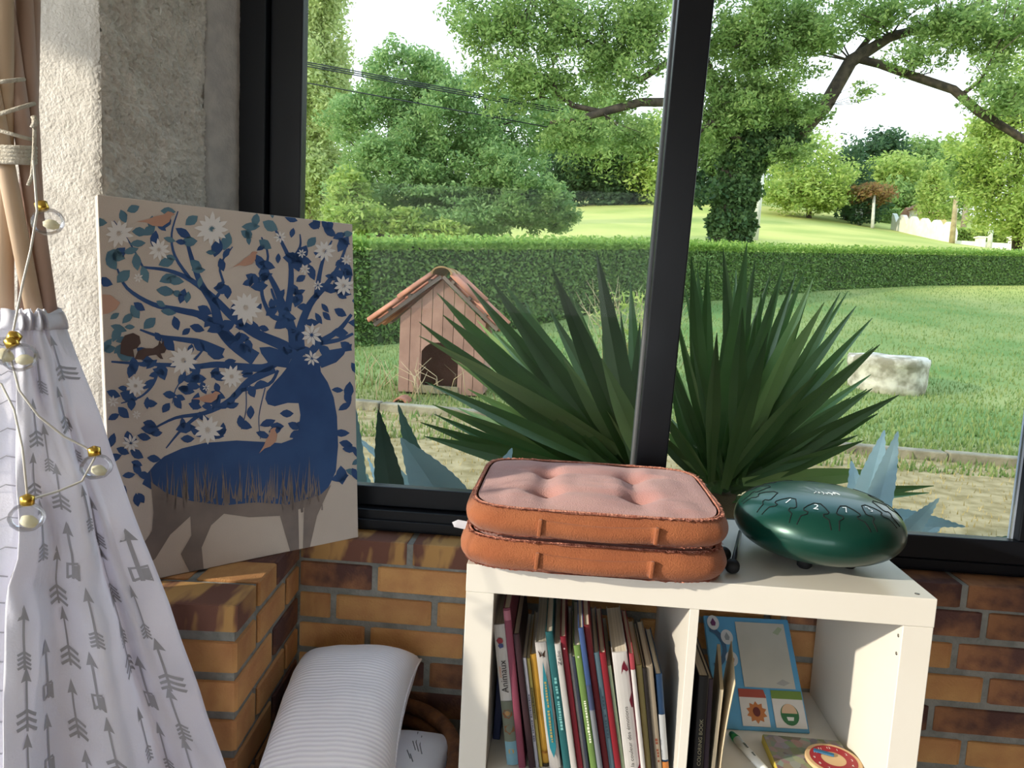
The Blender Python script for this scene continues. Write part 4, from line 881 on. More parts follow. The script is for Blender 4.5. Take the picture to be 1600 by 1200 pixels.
while cnt < 250:
    x, y = R2.uniform(35, 805), R2.uniform(35, 940)
    if in_body(x, y) or (y > 800 and x < 760 and x > 190) or (x > 600 and 500 < y < 620 and x < 700): continue
    if y > 900 and x > 200: continue
    up_ = x + y * 1.2 < 700 or (y < 150 and R2.random() < .6)
    l = R2.uniform(32, 62); leaf2(x, y, R2.uniform(-.4, 3.5), l, l * R2.uniform(.22, .34), tea if (up_ and R2.random() < .85) else nav); cnt += 1
for x, y, a in ((120, 345, .6), (285, 600, .2), (330, 590, 1.2), (210, 630, .1), (150, 660, 0), (245, 640, 1.), (290, 660, .3), (265, 770, 0), (390, 205, 1.3), (415, 290, 1.6), (350, 505, 0), (450, 695, 1.4), (485, 665, 1.6), (575, 690, 0), (545, 730, 0), (600, 720, .4), (625, 720, .3), (540, 748, -.3), (605, 765, -.5), (130, 760, .2), (65, 800, .4), (160, 830, .1), (125, 940, 1.4), (130, 880, .2), (70, 910, .9), (770, 800, 0), (760, 780, .2), (780, 620, 1.2), (800, 860, 1)):
    leaf2(x, y, a, 44, 13, nav, .00085)
leaf2(780, 866, .3, 42, 11, tea); leaf2(800, 850, -.6, 34, 9, tea)
nav.build('navy_leaves', NAVY, cv_, False, kind='stuff'); tea.build('teal_leaves', TEAL, cv_, False, kind='stuff')
mb = MB()
for x, y, r, n in ((75, 130, 44, 11), (200, 180, 34, 10), (365, 115, 50, 12), (470, 360, 50, 13), (275, 525, 46, 12), (125, 605, 32, 11), (425, 575, 36, 11), (350, 742, 44, 11), (675, 445, 34, 9), (676, 518, 24, 8), (110, 785, 27, 9), (775, 290, 32, 10), (715, 182, 34, 10), (135, 268, 16, 7), (655, 240, 17, 7), (578, 140, 20, 8), (645, 190, 15, 7), (345, 610, 12, 6), (128, 695, 14, 7), (785, 210, 18, 8), (55, 655, 18, 7), (695, 290, 16, 7)):
    for k in range(n):
        a = 2 * math.pi * k / n + x; leaf2(x + math.cos(a) * r * .12, y + math.sin(a) * r * .12, a, r * R2.uniform(.8, 1.0), r * .17, mb, .0012 + .00003 * k)
mb.build('white_flowers', WHT, cv_, False, kind='stuff')
mb = MB()
def bird(x, y, s, fl=1, rot=0.0):
    P = [(-1.2, .1), (-.5, -.05), (0, -.25), (.5, -.35), (.75, -.55), (1.0, -.5), (1.2, -.35), (.98, -.25), (.85, .1), (.4, .4), (-.2, .35), (-.6, .15)]
    mb = MB(); c, sn = math.cos(rot), math.sin(rot); poly([(x + fl * s * (p * c - q * sn), y + s * (p * sn + q * c)) for p, q in P], mb, .0016); mb.build('bird_figure', SALM, cv_, False)
bird(470, 215, 38, 1, -.35); bird(345, 642, 38); bird(540, 778, 40, 1, -.8); bird(190, 88, 50)
mb = MB(); poly([(22, 320), (48, 322), (78, 346), (66, 366), (40, 380), (24, 382)], mb, .0016); mb.build('bird_figure', SALM, cv_, False)
mb = MB(); poly([(78, 505), (80, 470), (92, 448), (118, 440), (138, 450), (142, 472), (130, 488), (118, 492), (122, 515), (100, 512)], mb, .0016)
poly([(122, 522), (132, 498), (150, 488), (180, 488), (196, 478), (200, 462), (206, 474), (214, 462), (214, 478), (222, 490), (216, 502), (204, 504), (212, 522), (202, 520), (190, 508), (160, 512), (150, 524)], mb, .0016)
mb.build('squirrel_figure', BRN, cv_, False)

# ================================================================== TEEPEE
M_fab = mat('white cotton', (240, 240, 248), (232, 232, 242), 6, .9, .12, 300, spec=.1, trans=.22)
M_arrow = mat('grey arrow print', (172, 172, 180), rough=.9)
M_pole = mat('pine pole', (200, 174, 146), (180, 154, 128), 3, .6, .1, 40, stretch=(1, 1, .15))
M_pole2 = mat('pinkish pine pole', (184, 156, 140), (166, 138, 122), 3, .6, .1, 40, stretch=(1, 1, .15))
tp = thing('play_teepee', (-.62, -.18, FLOOR), 'white play teepee with grey arrow print and tied wooden poles on the left', 'tent')
def interp(tab, v):
    for (a, x0), (b, x1) in zip(tab[:-1], tab[1:]):
        if v <= b: return x0 + (x1 - x0) * (v - a) / (b - a)
    return tab[-1][1]
LU = [(486, 28), (600, 24), (700, 27), (800, 28), (870, 24), (910, 10), (1000, 6), (1200, 0), (1500, -25)]
RU = [(486, 74), (520, 84), (560, 98), (640, 128), (700, 148), (770, 173), (850, 200), (950, 240), (1080, 284), (1200, 324), (1500, 430)]
LY = [(486, -.175), (700, -.24), (900, -.30), (1200, -.38), (1500, -.44)]; RY = [(486, -.145), (700, -.125), (900, -.10), (1200, -.07), (1500, -.05)]
PN = V((.72, -.69, 0)).normalized()
def fab(s, v):
    """point on the tent's right-hand panel: s across from the near pole (0) to the far edge (1), v the height row"""
    vv = min(max(v, 486), 1500); a = at(interp(LU, vv), v, interp(LY, vv)); b = at(interp(RU, vv), v, interp(RY, vv))
    k = (vv - 486) / 714
    p = a + (b - a) * s
    amp = .004 + .034 * min(k, 1.0)
    f_ = math.sin(s * 12.5 + 1.2 * k) * amp * (.5 + .5 * s)
    f_ += -.045 * math.exp(-((s - (.70 + .06 * k)) / .05) ** 2) * min(1, max(0, (k - .22) * 3)) * max(0.25, 1.2 - k)
    f_ += .014 * math.exp(-((s - .83) / .06) ** 2) * min(1, k * 3)
    f_ += .012 * noise.noise(V((s * 5 + k * 2.5, k * 9 - s * 4, 1.7))) + (.012 * math.sin(s * 22 + 1) * math.exp(-k * 14))
    f_ += .016 * math.sin((k * 14 - s * 7)) * math.exp(-((k - .35) / .16) ** 2) * (1 - s * .6)
    e = -.035 * max(0, (s - .9) / .1) ** 2
    p = p + PN * f_ + V((0, 1, 0)) * (-e)
    return p
def fabn(s, v):
    a = fab(s + .004, v) - fab(s - .004, v); b = fab(s, v - 3) - fab(s, v + 3); n = a.cross(b).normalized(); return n if n.dot(CAM - fab(s, v)) > 0 else -n
NS, NV = 90, 110
vs = []
for j in range(NV + 1):
    v = 486 + (1440 - 486) * j / NV
    row = [fab(i / NS, v) for i in range(NS + 1)]
    last = row[-1]
    for q in range(1, 8): pq = last + V((-.05 * q * (.3 + j / NV), .02 * q * .6, 0)); pq.y = min(pq.y, -.03); row.append(pq)
    if j == 0: row = [p + V((0, 0, .004 * math.sin(i * .5))) for i, p in enumerate(row)]
    vs += row
pan = obj('fabric_panel', vs, grid_faces(NV + 1, NS + 8), M_fab, tp, True)
sm = pan.modifiers.new('solid', 'SOLIDIFY'); sm.thickness = .0012; sm.offset = -1
vs = []
for j in range(NV + 1):
    v = 486 + (1440 - 486) * j / NV; a = fab(0, v); k = j / NV
    for q in range(26):
        f_ = q / 25; vs.append(a + V((-.02 - .42 * f_ * (.35 + k), .03 - (.10 + .12 * k) * f_, 0)) + V((0, -1, 0)) * (.004 * math.sin(f_ * 14 + j * .12) + .003 * noise.noise(V((f_ * 6, k * 14, 8)))))
lp = obj('fabric_panel', vs, grid_faces(NV + 1, 26), M_fab, tp, True, label='bright left tent panel with wavy seams')
sm = lp.modifiers.new('solid', 'SOLIDIFY'); sm.thickness = .0012
# stitched wavy seams across the left panel
for v in range(540, 1200, 46):
    k = (v - 486) / 954; a = fab(0, v); pts = [a + V((-.02 - .42 * (q / 25) * (.35 + k), .024 - (.10 + .12 * k) * (q / 25), .0035 * math.sin(q * 2.2))) for q in range(20)]
    MB().tube(pts, .0011, 4).build('seam_thread', M_arrow, lp)
# collar ruffle at the top
vs = []; nq = 60
for j in range(5):
    for i in range(nq):
        s = -.2 + 1.25 * i / (nq - 1); p = fab(min(max(s, 0), 1), 486 + 30 * (1 - j / 4)) + PN * (.006 + .012 * math.sin(j / 4 * math.pi)) ; 
        if s < 0: p += V((-.03 * -s * 5, 0, 0))
        vs.append(p + PN * (.004 * math.sin(i * .55)) + V((0, 0, .004 * math.sin(i * .3 + 1) * (j / 4))))
cr = obj('collar_ruffle', vs, grid_faces(5, nq), M_fab, tp, True); cr.modifiers.new('solid', 'SOLIDIFY').thickness = .0015
# printed arrows following the folds
def arrow(s0, v0, size, style):
    mb = MB()
    def P(dx, dy):
        q = fab(0, v0); w = max((fab(1, v0) - q).length, .02); s = s0 + dx * size / w * 1.0; v = v0 - dy * size * sc(interp(LY, min(v0, 1500)) * (1 - s0) + interp(RY, min(v0, 1500)) * s0)
        s = min(max(s, .005), .985); return fab(s, v) + fabn(s, v) * .0022
    def quad(a, b, w, n=5):
        vs_ = []
        for i in range(n + 1):
            t = i / n; x = a[0] + (b[0] - a[0]) * t; y = a[1] + (b[1] - a[1]) * t; dx, dy = b[0] - a[0], b[1] - a[1]; q = math.hypot(dx, dy); nx, ny = -dy / q * w, dx / q * w
            vs_ += [P(x + nx, y + ny), P(x - nx, y - ny)]
        mb.add(vs_, [(2 * i, 2 * i + 1, 2 * i + 3, 2 * i + 2) for i in range(n)])
    quad((0, -.5), (0, .36), .022, 8)
    mb.add([P(-.11, .26), P(.11, .26), P(0, .52), P(0, .30)], [(0, 3, 2), (3, 1, 2)])
    if style == 0:
        for q in (-.5, -.39, -.28): quad((0, q + .1), (-.19, q), .026, 3); quad((0, q + .1), (.19, q), .026, 3)
    elif style == 1:
        for q in (-.5, -.43, -.36, -.29): quad((0, q + .07), (-.12, q), .018, 3); quad((0, q + .07), (.12, q), .018, 3)
    else:
        quad((-.10, -.24), (-.10, -.52), .022, 3); quad((.10, -.24), (.10, -.52), .022, 3); quad((-.10, -.26), (.10, -.22), .02, 3); quad((-.10, -.50), (0, -.44), .02, 2); quad((.1, -.50), (0, -.44), .02, 2); quad((.05, -.26), (.05, -.46), .03, 3)
    mb.build('printed_arrow', M_arrow, pan, False)
for (u, v, st_) in ((62, 580, 1), (88, 560, 0), (108, 590, 1), (50, 660, 0), (70, 700, 1), (95, 640, 0), (115, 690, 1), (50, 745, 0), (88, 760, 0), (125, 790, 1), (60, 830, 1), (105, 860, 2), (82, 905, 0), (150, 820, 1), (128, 960, 1), (95, 1000, 0), (62, 1050, 2), (170, 905, 1), (30, 1085, 0), (130, 1060, 2), (103, 1115, 0), (188, 1020, 0), (215, 960, 1), (225, 1075, 2), (150, 1160, 0), (62, 1170, 2), (208, 1150, 1), (250, 1040, 0), (270, 1115, 1), (252, 1180, 1), (30, 1190, 0), (28, 990, 1), (120, 1225, 0), (180, 1235, 2), (180, 975, 1), (200, 870, 2), (290, 1190, 0)):
    l, r = interp(LU, v), interp(RU, v); s = (u - l) / (r - l)
    if .04 < s < .97: arrow(s, v, .078 if v > 800 else .066, st_)
# poles
for k, ((u0, v0), (u1, v1), dy, m_) in enumerate((((-2, -60), (84, 540), .02, M_pole2), ((-38, 20), (64, 540), -.015, M_pole), ((34, -60), (66, 540), .045, M_pole2), ((50, -60), (40, 540), .065, M_pole2), ((6, -60), (8, 540), -.0, M_pole), ((-30, 240), (18, 540), .05, M_pole))):
    a = at(u0, v0, -.165 + dy); b = at(u1, v1, -.115 + dy * .6); MB().tube([a, (a + b) / 2, b], .0125, 14).build('pole', m_, tp)
M_rope = mat('cream cord', (206, 200, 186), (186, 178, 162), 90, .95, .6, 300)
mb = MB()
def loop(v, du0, du1, tilt, r):
    pts = []
    for i in range(37):
        a = 2 * math.pi * i / 36; u = (du0 + du1) / 2 + (du1 - du0) / 2 * math.cos(a); p = at(u, v + tilt * math.cos(a), -.14 - .052 * math.sin(a)); pts.append(p)
    MB().tube(pts, r, 7).build('rope_loop', M_rope, tp)
for v in (230, 236, 242, 248, 253): loop(v, -30, 55, 1.5, .0034)
loop(176, -40, 53, -14, .0030); loop(206, -40, 52, 13, .0028); loop(128, -40, 37, -4, .0030)
MB().tube([at(52, 182, -.20), at(54, 205, -.195), at(53, 240, -.2), at(50, 275, -.2), at(44, 290, -.2)], .0026, 6).build('rope_end', M_rope, tp)
MB().tube([at(52, 182, -.20), at(56, 190, -.2), at(51, 200, -.2)], .004, 6).build('rope_knot', M_rope, tp)

# ================================================================== STRING LIGHT
sg_ = thing('string_light', at(40, 800, -.36), 'string of clear globe lights with gold caps draped over the teepee', 'light string')
M_wire = mat('clear cable', (214, 210, 200), rough=.4); M_gold = mat('gold cap', (214, 178, 84), metal=1.0, rough=.25); M_lamp = mat('frosted led core', (236, 232, 206), rough=.6, trans=.3)
wp = [(52, 250, -.22), (58, 330, -.21), (48, 390, -.22), (36, 440, -.225), (24, 500, -.23), (14, 550, -.25), (30, 610, -.26), (60, 650, -.25), (100, 682, -.22), (132, 698, -.20), (150, 712, -.195), (128, 752, -.22), (90, 768, -.26), (55, 778, -.30), (44, 788, -.32), (35, 700, -.31), (22, 640, -.3), (2, 600, -.3), (-30, 590, -.3)]
MB().tube([at(*q) for q in wp], .0016, 6).build('cable', M_wire, sg_)
def bulb(u, v, y, d):
    d = V(d).normalized(); c = at(u, v, y)
    b = MB().lathe(c + d * .002, [(.003, -.0165), (.012, -.0150), (.0195, -.008), (.0225, 0), (.021, .008), (.015, .016), (.008, .0195)], 28, d).build('bulb', M_bulb, sg_)
    MB().lathe(c + d * .021, [(.008, 0), (.0088, .001), (.0088, .011), (.006, .0125), (.002, .0145)], 18, d).build('cap', M_gold, b)
    MB().lathe(c - d * .008, [(.004, 0), (.010, .003), (.011, .009), (.004, .014)], 14, d + V((.5, 0, 0))).build('led_core', M_lamp, b)
bulb(151, 733, -.195, (-.12, 0, 1)); bulb(42, 812, -.32, (.05, 0, 1)); bulb(76, 350, -.19, (-.4, 0, 1)); bulb(8, 552, -.26, (.6, 0, 1)); bulb(34, 562, -.265, (-.5, 0, .8))

# ================================================================== PILLOWS AND BASKET
def pillow(name, c, L_, W_, T_, dl_, dw_, m, label, cat='pillow', sag=0.05, wr_=0.004):
    c = V(c); dl_ = V(dl_).normalized(); dw_ = V(dw_); dw_ = (dw_ - dl_ * dw_.dot(dl_)).normalized(); dn = dl_.cross(dw_).normalized(); dn = dn if dn.z > 0 else -dn
    t = thing(name, c, label, cat); N1, N2 = 56, 40; vs = []
    for sd_ in (1, -1):
        for i in range(N1 + 1):
            for j in range(N2 + 1):
                a = -1 + 2 * i / N1; b = -1 + 2 * j / N2
                h = (max(0, 1 - abs(a) ** 3.6) * max(0, 1 - abs(b) ** 3.0)) ** .45
                pin = 1 - .10 * (1 - abs(a) ** 2) * abs(b) ** 3; pin2 = 1 - .06 * (1 - abs(b) ** 2) * abs(a) ** 3
                p = c + dl_ * (a * L_ / 2 * pin2) + dw_ * (b * W_ / 2 * pin) + dn * (sd_ * T_ / 2 * h - sag * a * a)
                p += dn * (sd_ * wr_ * h * noise.noise(V((a * 4, b * 3, sd_ * 3))) + sd_ * wr_ * .8 * math.sin(a * 20 + 3 * b) * abs(b) ** 4 * h); vs.append(p)
    n_ = (N1 + 1) * (N2 + 1); g = grid_faces(N1 + 1, N2 + 1); fs = g + [tuple(n_ + k for k in q[::-1]) for q in g]
    o = obj('cover', vs, fs, m, t, True)
    bm = bmesh.new(); bm.from_mesh(o.data); bmesh.ops.remove_doubles(bm, verts=bm.verts, dist=1e-5); bmesh.ops.recalc_face_normals(bm, faces=bm.faces); bm.to_mesh(o.data); bm.free()
    ed = [V(p) for p in ([vs[i * (N2 + 1)] for i in range(N1 + 1)] + [vs[N1 * (N2 + 1) + j] for j in range(N2 + 1)] + [vs[i * (N2 + 1) + N2] for i in range(N1, -1, -1)] + [vs[j] for j in range(N2, -1, -1)])]
    MB().tube(ed, .0022, 6, False).build('edge_seam', m, t)
    return t, dl_, dw_, dn
def stripe_mat():
    m = mat('white satin stripe cotton', (228, 222, 236), rough=.75, spec=.2, sheen=.2); N = m.node_tree.nodes; L = m.node_tree.links; b = N['Principled BSDF']
    tc = N.new('ShaderNodeTexCoord'); dt = N.new('ShaderNodeVectorMath'); dt.operation = 'DOT_PRODUCT'; dt.inputs[1].default_value = V((.09, -.95, -.26)).normalized(); L.new(tc.outputs['Object'], dt.inputs[0])
    sn = N.new('ShaderNodeMath'); sn.operation = 'SINE'; mu = N.new('ShaderNodeMath'); mu.operation = 'MULTIPLY'; mu.inputs[1].default_value = 2 * math.pi / .0085
    L.new(dt.outputs['Value'], mu.inputs[0]); L.new(mu.outputs[0], sn.inputs[0])
    mr = N.new('ShaderNodeMapRange'); mr.inputs[1].default_value = -.3; mr.inputs[2].default_value = .3; L.new(sn.outputs[0], mr.inputs[0])
    mx = N.new('ShaderNodeMix'); mx.data_type = 'RGBA'; mx.inputs[6].default_value = (*lin((240, 237, 246)), 1); mx.inputs[7].default_value = (*lin((248, 246, 252)), 1); L.new(mr.outputs[0], mx.inputs[0]); L.new(mx.outputs[2], b.inputs['Base Color'])
    bp = N.new('ShaderNodeBump'); bp.inputs['Strength'].default_value = .25; bp.inputs['Distance'].default_value = .002; L.new(sn.outputs[0], bp.inputs['Height']); L.new(bp.outputs[0], b.inputs['Normal']); return m
pillow('bed_pillow', (-.258, .13, -.405), .48, .27, .19, (.09, -.95, -.26), (1, .08, .06), stripe_mat(), 'white striped pillow propped upright in the corner beside the shelf', sag=.05)
t2, dl2, dw2, dn2 = pillow('printed_pillow', (-.195, .06, -.545), .46, .34, .15, (.05, -.95, -.28), (1, .06, .02), M_fab, 'white pillow with small grey print lying underneath the striped pillow', sag=.04)
from mathutils.bvhtree import BVHTree
cov = t2.children[0]; bvh = BVHTree.FromPolygons([v.co + ORG[t2] for v in cov.data.vertices], [tuple(f.vertices) for f in cov.data.polygons])
for ln_ in ([(648, 1140), (645, 1158), (649, 1172)], [(653, 1144), (650, 1160), (654, 1174)], [(659, 1150), (656, 1164), (659, 1178)], [(641, 1178), (645, 1190)], [(636, 1172), (641, 1185)], [(414, 1192), (422, 1182)], [(420, 1196), (428, 1186)]):
    pts = []
    for u, v in ln_:
        d = ray(u, v).normalized(); h_ = bvh.ray_cast(CAM, d)
        if h_[0] is not None: pts.append(h_[0] - d * .0006)
    if len(pts) > 1: MB().tube(pts, .0011, 5).build('printed_mark', mat('grey ink print', (120, 122, 130), rough=.9), t2)
bk = thing('wicker_basket', (-.10, .10, FLOOR), 'brown wicker basket holding the pillows between pier and shelf', 'basket')
M_wick = mat('brown wicker', (120, 78, 46), (86, 54, 34), 30, .8, .4, 80)
for k in range(10):
    r = .185 + .012 * math.sin(k * .7); MB().tube([V((-.205 + r * .96 * math.cos(a), .16 + r * 1.15 * math.sin(a), FLOOR + .03 + k * .030)) for a in np.linspace(0, 2 * math.pi, 41)], .017, 8, False).build('wicker_coil', M_wick, bk)
MB().lathe((-.205, .16, FLOOR), [(.16, 0), (.17, .012)], 30).build('base', M_wick, bk)

# ================================================================== BOOKS IN THE LEFT CUBE
M_page = mat('book pages', (214, 204, 186), (190, 180, 162), 1.0, .9, stretch=(400, 1, 1))
def bmat(c):
    g = sum(c) / 3; d = tuple(int((x * .8 + g * .2) * .86) for x in c); return mat('cover %d %d %d' % c, d, tuple(int(x * .92) for x in d), 6, .45, spec=.35)
def book(label, x, t, h, d, ang, col, y0=.03, text=None, tcol=(30, 30, 30), tsize=.6, tpos=.1, deco=None, soft=False, tw=None, group='books in the left cube', zf=ZS + .001):
    """book leaning left: lower left edge at x, thickness t, height h, depth d"""
    
    if group == 'books in the left cube': t *= 1.11; h += .02
    H = V((-math.sin(ang), 0, math.cos(ang))); T = V((math.cos(ang), 0, math.sin(ang))); D = V((0, 1, 0)); o = V((x, y0, zf))
    b = thing('book', o, label, 'book', group); m = bmat(col); ct_ = .0016 if not soft else .0007
    cv2 = MB(); P = lambda a, c, e: o + T * a + D * c + H * e
    def bx(a0, a1, d0, d1, h0, h1): cv2.add([P(a0, d0, h0), P(a1, d0, h0), P(a1, d1, h0), P(a0, d1, h0), P(a0, d0, h1), P(a1, d0, h1), P(a1, d1, h1), P(a0, d1, h1)], BOXF)
    # hollow cover of two boards joined by a gently rounded spine
    sp = []; K_ = 6
    for e in (0, h):
        for k in range(K_ + 1): a = math.pi * k / K_; sp.append(P(t / 2 - math.cos(a) * t / 2, .002 - math.sin(a) * min(.003, t * .2) , e))
    n_ = K_ + 1; cv2.add(sp, [(k, k + 1, n_ + k + 1, n_ + k) for k in range(K_)] + [tuple(range(n_))[::-1], tuple(range(n_, 2 * n_))])
    bx(0, ct_, .002, d, 0, h); bx(t - ct_, t, .002, d, 0, h); bx(0, t, .002, .0035, 0, h)
    cv2.build('cover', m, b, False)
    mg = .0025 if not soft else .0004
    pg = MB(); pg.add([P(a, c, e) for e in (mg, h - mg) for (a, c) in ((ct_ * 1.05, .004), (t - ct_ * 1.05, .004), (t - ct_ * 1.05, d - mg), (ct_ * 1.05, d - mg))], BOXF); pg.build('page_block', M_page, b, False)
    yo = lambda a: -(.0012 + min(.003, t * .2) * math.sin(math.pi * min(max(a / t, 0), 1))) + .0008
    def S2(a, e, l=0.0004): return P(a, yo(a) - l, e)
    if text:
        mb = MB(); v, f = strokes_geo(text) if isinstance(text, int) else text_geo(text); w = max(p.x for p in v); L_ = tw or (w * t * tsize); sx = L_ / w
        mb.add([S2(t * .5 - (p.y - .33) * t * tsize, h * tpos + p.x * sx) for p in v], f); mb.build('spine_lettering', mat('ink %d %d %d' % tcol, tcol, rough=.6), b, False)
    if deco: deco(b, S2, t, h)
    return b
def band(b, S2, t, e0, e1, c, a0=0.02, a1=.98, nm='spine_band', l=.0002):
    mb = MB(); n = 8; vs = []
    for e in (e0, e1):
        for k in range(n + 1): vs.append(S2(t * (a0 + (a1 - a0) * k / n), e, l))
    mb.add(vs, [(k, k + 1, n + 2 + k, n + 1 + k) for k in range(n)]); return mb.build(nm, bmat(c), b, False)
def blot(b, S2, pts, c, nm, l=.0005):
    mb = MB(); mb.add([S2(a, e, l) for a, e in pts], [tuple(range(len(pts)))]); return mb.build(nm, bmat(c), b, False)
def circ(t, h, ca, ce, r, n=14, wob=0): return [(t * ca + r * (1 + wob * math.sin(3 * k)) * math.cos(2 * math.pi * k / n), h * ce + r * (1 + wob * math.sin(3 * k)) * math.sin(2 * math.pi * k / n)) for k in range(n)]
def d_animal(b, S2, t, h):
    band(b, S2, t, 0, h * .17, (120, 176, 196)); band(b, S2, t, h * .17, h * .46, (120, 128, 108))
    mb = MB(); v, f = text_geo('junior'); w = max(p.x for p in v); mb.add([S2(t * .22 - (p.y - .33) * t * .3, h * .63 + p.x * .022 / w, .0006) for p in v], f); mb.build('small_lettering', mat('ink orange', (196, 120, 50), rough=.6), b, False)
    blot(b, S2, circ(t, h, .5, .37, t * .40, 14, .12), (150, 88, 44), 'lion_mane'); blot(b, S2, circ(t, h, .5, .375, t * .22), (196, 146, 84), 'lion_face', .0008); blot(b, S2, circ(t, h, .52, .26, t * .42, 12, .2), (146, 92, 50), 'lion_body'); blot(b, S2, circ(t, h, .5, .10, t * .24, 8, .2), (222, 166, 50), 'yellow_fish')
    blot(b, S2, circ(t, h, .45, .89, t * .27, 10, .15), (176, 48, 62), 'parrot_head'); blot(b, S2, circ(t, h, .5, .855, t * .22, 10, .15), (70, 84, 150), 'parrot_wing', .0008)
def d_butter(b, S2, t, h):
    P = [(.5, .12), (.62, .15), (.72, .3), (.82, .5), (.8, .7), (.74, .82), (.5, .86), (.3, .82), (.22, .6), (.3, .4), (.4, .2)]
    blot(b, S2, [(t * .5, h * .09), (t * .78, h * .17), (t * .84, h * .35), (t * .80, h * .62), (t * .5, h * .86), (t * .24, h * .62), (t * .18, h * .35), (t * .24, h * .17)], (30, 150, 170), 'teal_panel')
    for s in (-1, 1): blot(b, S2, [(t * .5, h * .905), (t * (.5 + s * .3), h * .93), (t * (.5 + s * .3), h * .945), (t * (.5 + s * .08), h * .92), (t * (.5 + s * .2), h * .89)], (70, 44, 30), 'butterfly_wing', .0008)
    mb = MB(); v, f = strokes_geo(22); w = max(p.x for p in v); sx = h * .5 / w
    mb.add([S2(t * .5 - (p.y - .33) * t * .28, h * .2 + p.x * sx, .0010) for p in v], f); mb.build('panel_lettering', bmat((196, 176, 96)), b, False)
def d_emo(b, S2, t, h):
    for pts in ([(.45, .83), (.55, .90), (.72, .94), (.95, .86), (.8, .85), (.62, .87)], [(.78, .62), (.98, .68), (.98, .56), (.86, .56)], [(.7, .04), (.98, .10), (.98, 0.0), (.8, 0.0)]): blot(b, S2, [(t * a, h * e) for a, e in pts], (140, 22, 50), 'scribble', .0008)
def d_dots(c, n):
    def f(b, S2, t, h):
        for k in range(n): blot(b, S2, circ(t, h, .5, .92 - .03 * k, t * .16, 8), c, 'spine_dot')
    return f
def d_band(*bs):
    def f(b, S2, t, h):
        for e0, e1, c in bs: band(b, S2, t, h * e0, h * e1, c)
    return f
A = math.radians
def bx_(u, v, y=.03): return at(u, v, y).x
x0 = atz(792, 1194, ZS).x
BK = [ # label, thickness, height, depth, lean, colour, extra
 ('white animal encyclopedia with a lion on its spine, leftmost in the left cube', .0195, .247, .21, 8.2, (222, 218, 212), dict(text='Animaux', tcol=(40, 36, 40), tsize=.8, tpos=.52, tw=.062, deco=d_animal)),
 ('tall thin pink book right of the animal encyclopedia', .0115, .282, .22, 8.2, (150, 58, 84), dict(deco=d_band((.93, .99, (196, 110, 130))))),
 ('dark maroon book in the shade between pink and grey spines', .0105, .235, .20, 9.5, (60, 30, 40), dict()),
 ('thin grey white booklet beside the pale yellow one', .0055, .190, .19, 9.5, (176, 176, 190), dict(soft=True, text=21, tcol=(60, 60, 80), tsize=.8, tpos=.25, tw=.09)),
 ('thin pale yellow booklet with black lettering', .0052, .188, .19, 9.5, (206, 184, 84), dict(soft=True, text=18, tcol=(50, 46, 30), tsize=.8, tpos=.45, tw=.06)),
 ('bright yellow orange picture book left of the butterfly book', .0105, .194, .19, 9.5, (222, 160, 34), dict(deco=d_band((.0, .03, (60, 50, 30)), (.12, .14, (180, 110, 20))))),
 ('white book with a butterfly and a pointed teal panel on its spine', .0190, .220, .21, 9.5, (206, 200, 196), dict(deco=d_butter)),
 ('tall dark teal book right of the butterfly book', .0122, .243, .215, 10.5, (28, 110, 116), dict(text=20, tcol=(120, 180, 180), tsize=.55, tpos=.3, tw=.1)),
 ('slim white book with a short handwritten title at the top of its spine', .0098, .224, .215, 10.5, (214, 210, 206), dict(text='Zélie', tcol=(60, 60, 66), tsize=.85, tpos=.84, tw=.028)),
 ('red book with a small round mark right of the white handwritten one', .0092, .236, .215, 10.5, (158, 26, 44), dict(deco=d_dots((210, 170, 170), 1))),
 ('very thin white booklet squeezed beside the red marked book', .0045, .202, .2, 10.5, (206, 200, 196), dict(soft=True)),
 ('thin dark navy booklet left of the green book', .0050, .2, .2, 10.5, (52, 60, 80), dict(soft=True)),
 ('apple green book with white lettering and a dot on its spine', .0110, .223, .2, 11, (120, 160, 72), dict(text=16, tcol=(226, 232, 210), tsize=.5, tpos=.25, tw=.08, deco=d_dots((220, 230, 200), 1))),
 ('blue spined tall book right of the green one', .0085, .258, .21, 11, (60, 92, 160), dict(deco=d_band((.0, .45, (140, 146, 156)), (.45, .62, (70, 84, 130))))),
 ('tall dark red hardback in the middle of the row', .0100, .260, .2, 11, (140, 28, 40), dict()),
 ('slate blue book with faint lettering in the middle right', .0088, .210, .2, 11, (86, 118, 134), dict(text=14, tcol=(40, 60, 72), tsize=.6, tpos=.3, tw=.08)),
 ('bright red hardback just left of the wide white book', .0096, .212, .2, 11, (168, 24, 40), dict()),
 ('thin light green booklet behind the wide white book', .0055, .188, .2, 11, (176, 196, 150), dict(soft=True)),
 ('wide white book with a long handwritten title and crimson scribbles', .0245, .214, .2, 10, (222, 218, 214), dict(text='la couleur des émotions', tcol=(30, 28, 30), tsize=.34, tpos=.08, tw=.115, deco=d_emo)),
 ('slim crimson and white book right of the wide white one', .0075, .216, .19, 9.5, (196, 60, 74), dict(deco=d_band((.0, .88, (232, 228, 226))))),
 ('thin yellowish book right of the crimson and white spine', .0095, .190, .19, 9, (188, 168, 96), dict()),
 ('thin black book among the beige ones on the right', .0055, .190, .19, 9, (40, 34, 34), dict()),
 ('thick beige paperback near the divider', .0105, .192, .19, 9, (178, 160, 134), dict(text=9, tcol=(120, 60, 40), tsize=.6, tpos=.15, tw=.045)),
 ('dark blue book with an orange foot, rightmost in the left cube', .0105, .176, .19, 8, (28, 66, 112), dict(deco=d_band((.18, .62, (196, 200, 204)), (0, .16, (216, 122, 40))))),
]
x = x0; prev = None
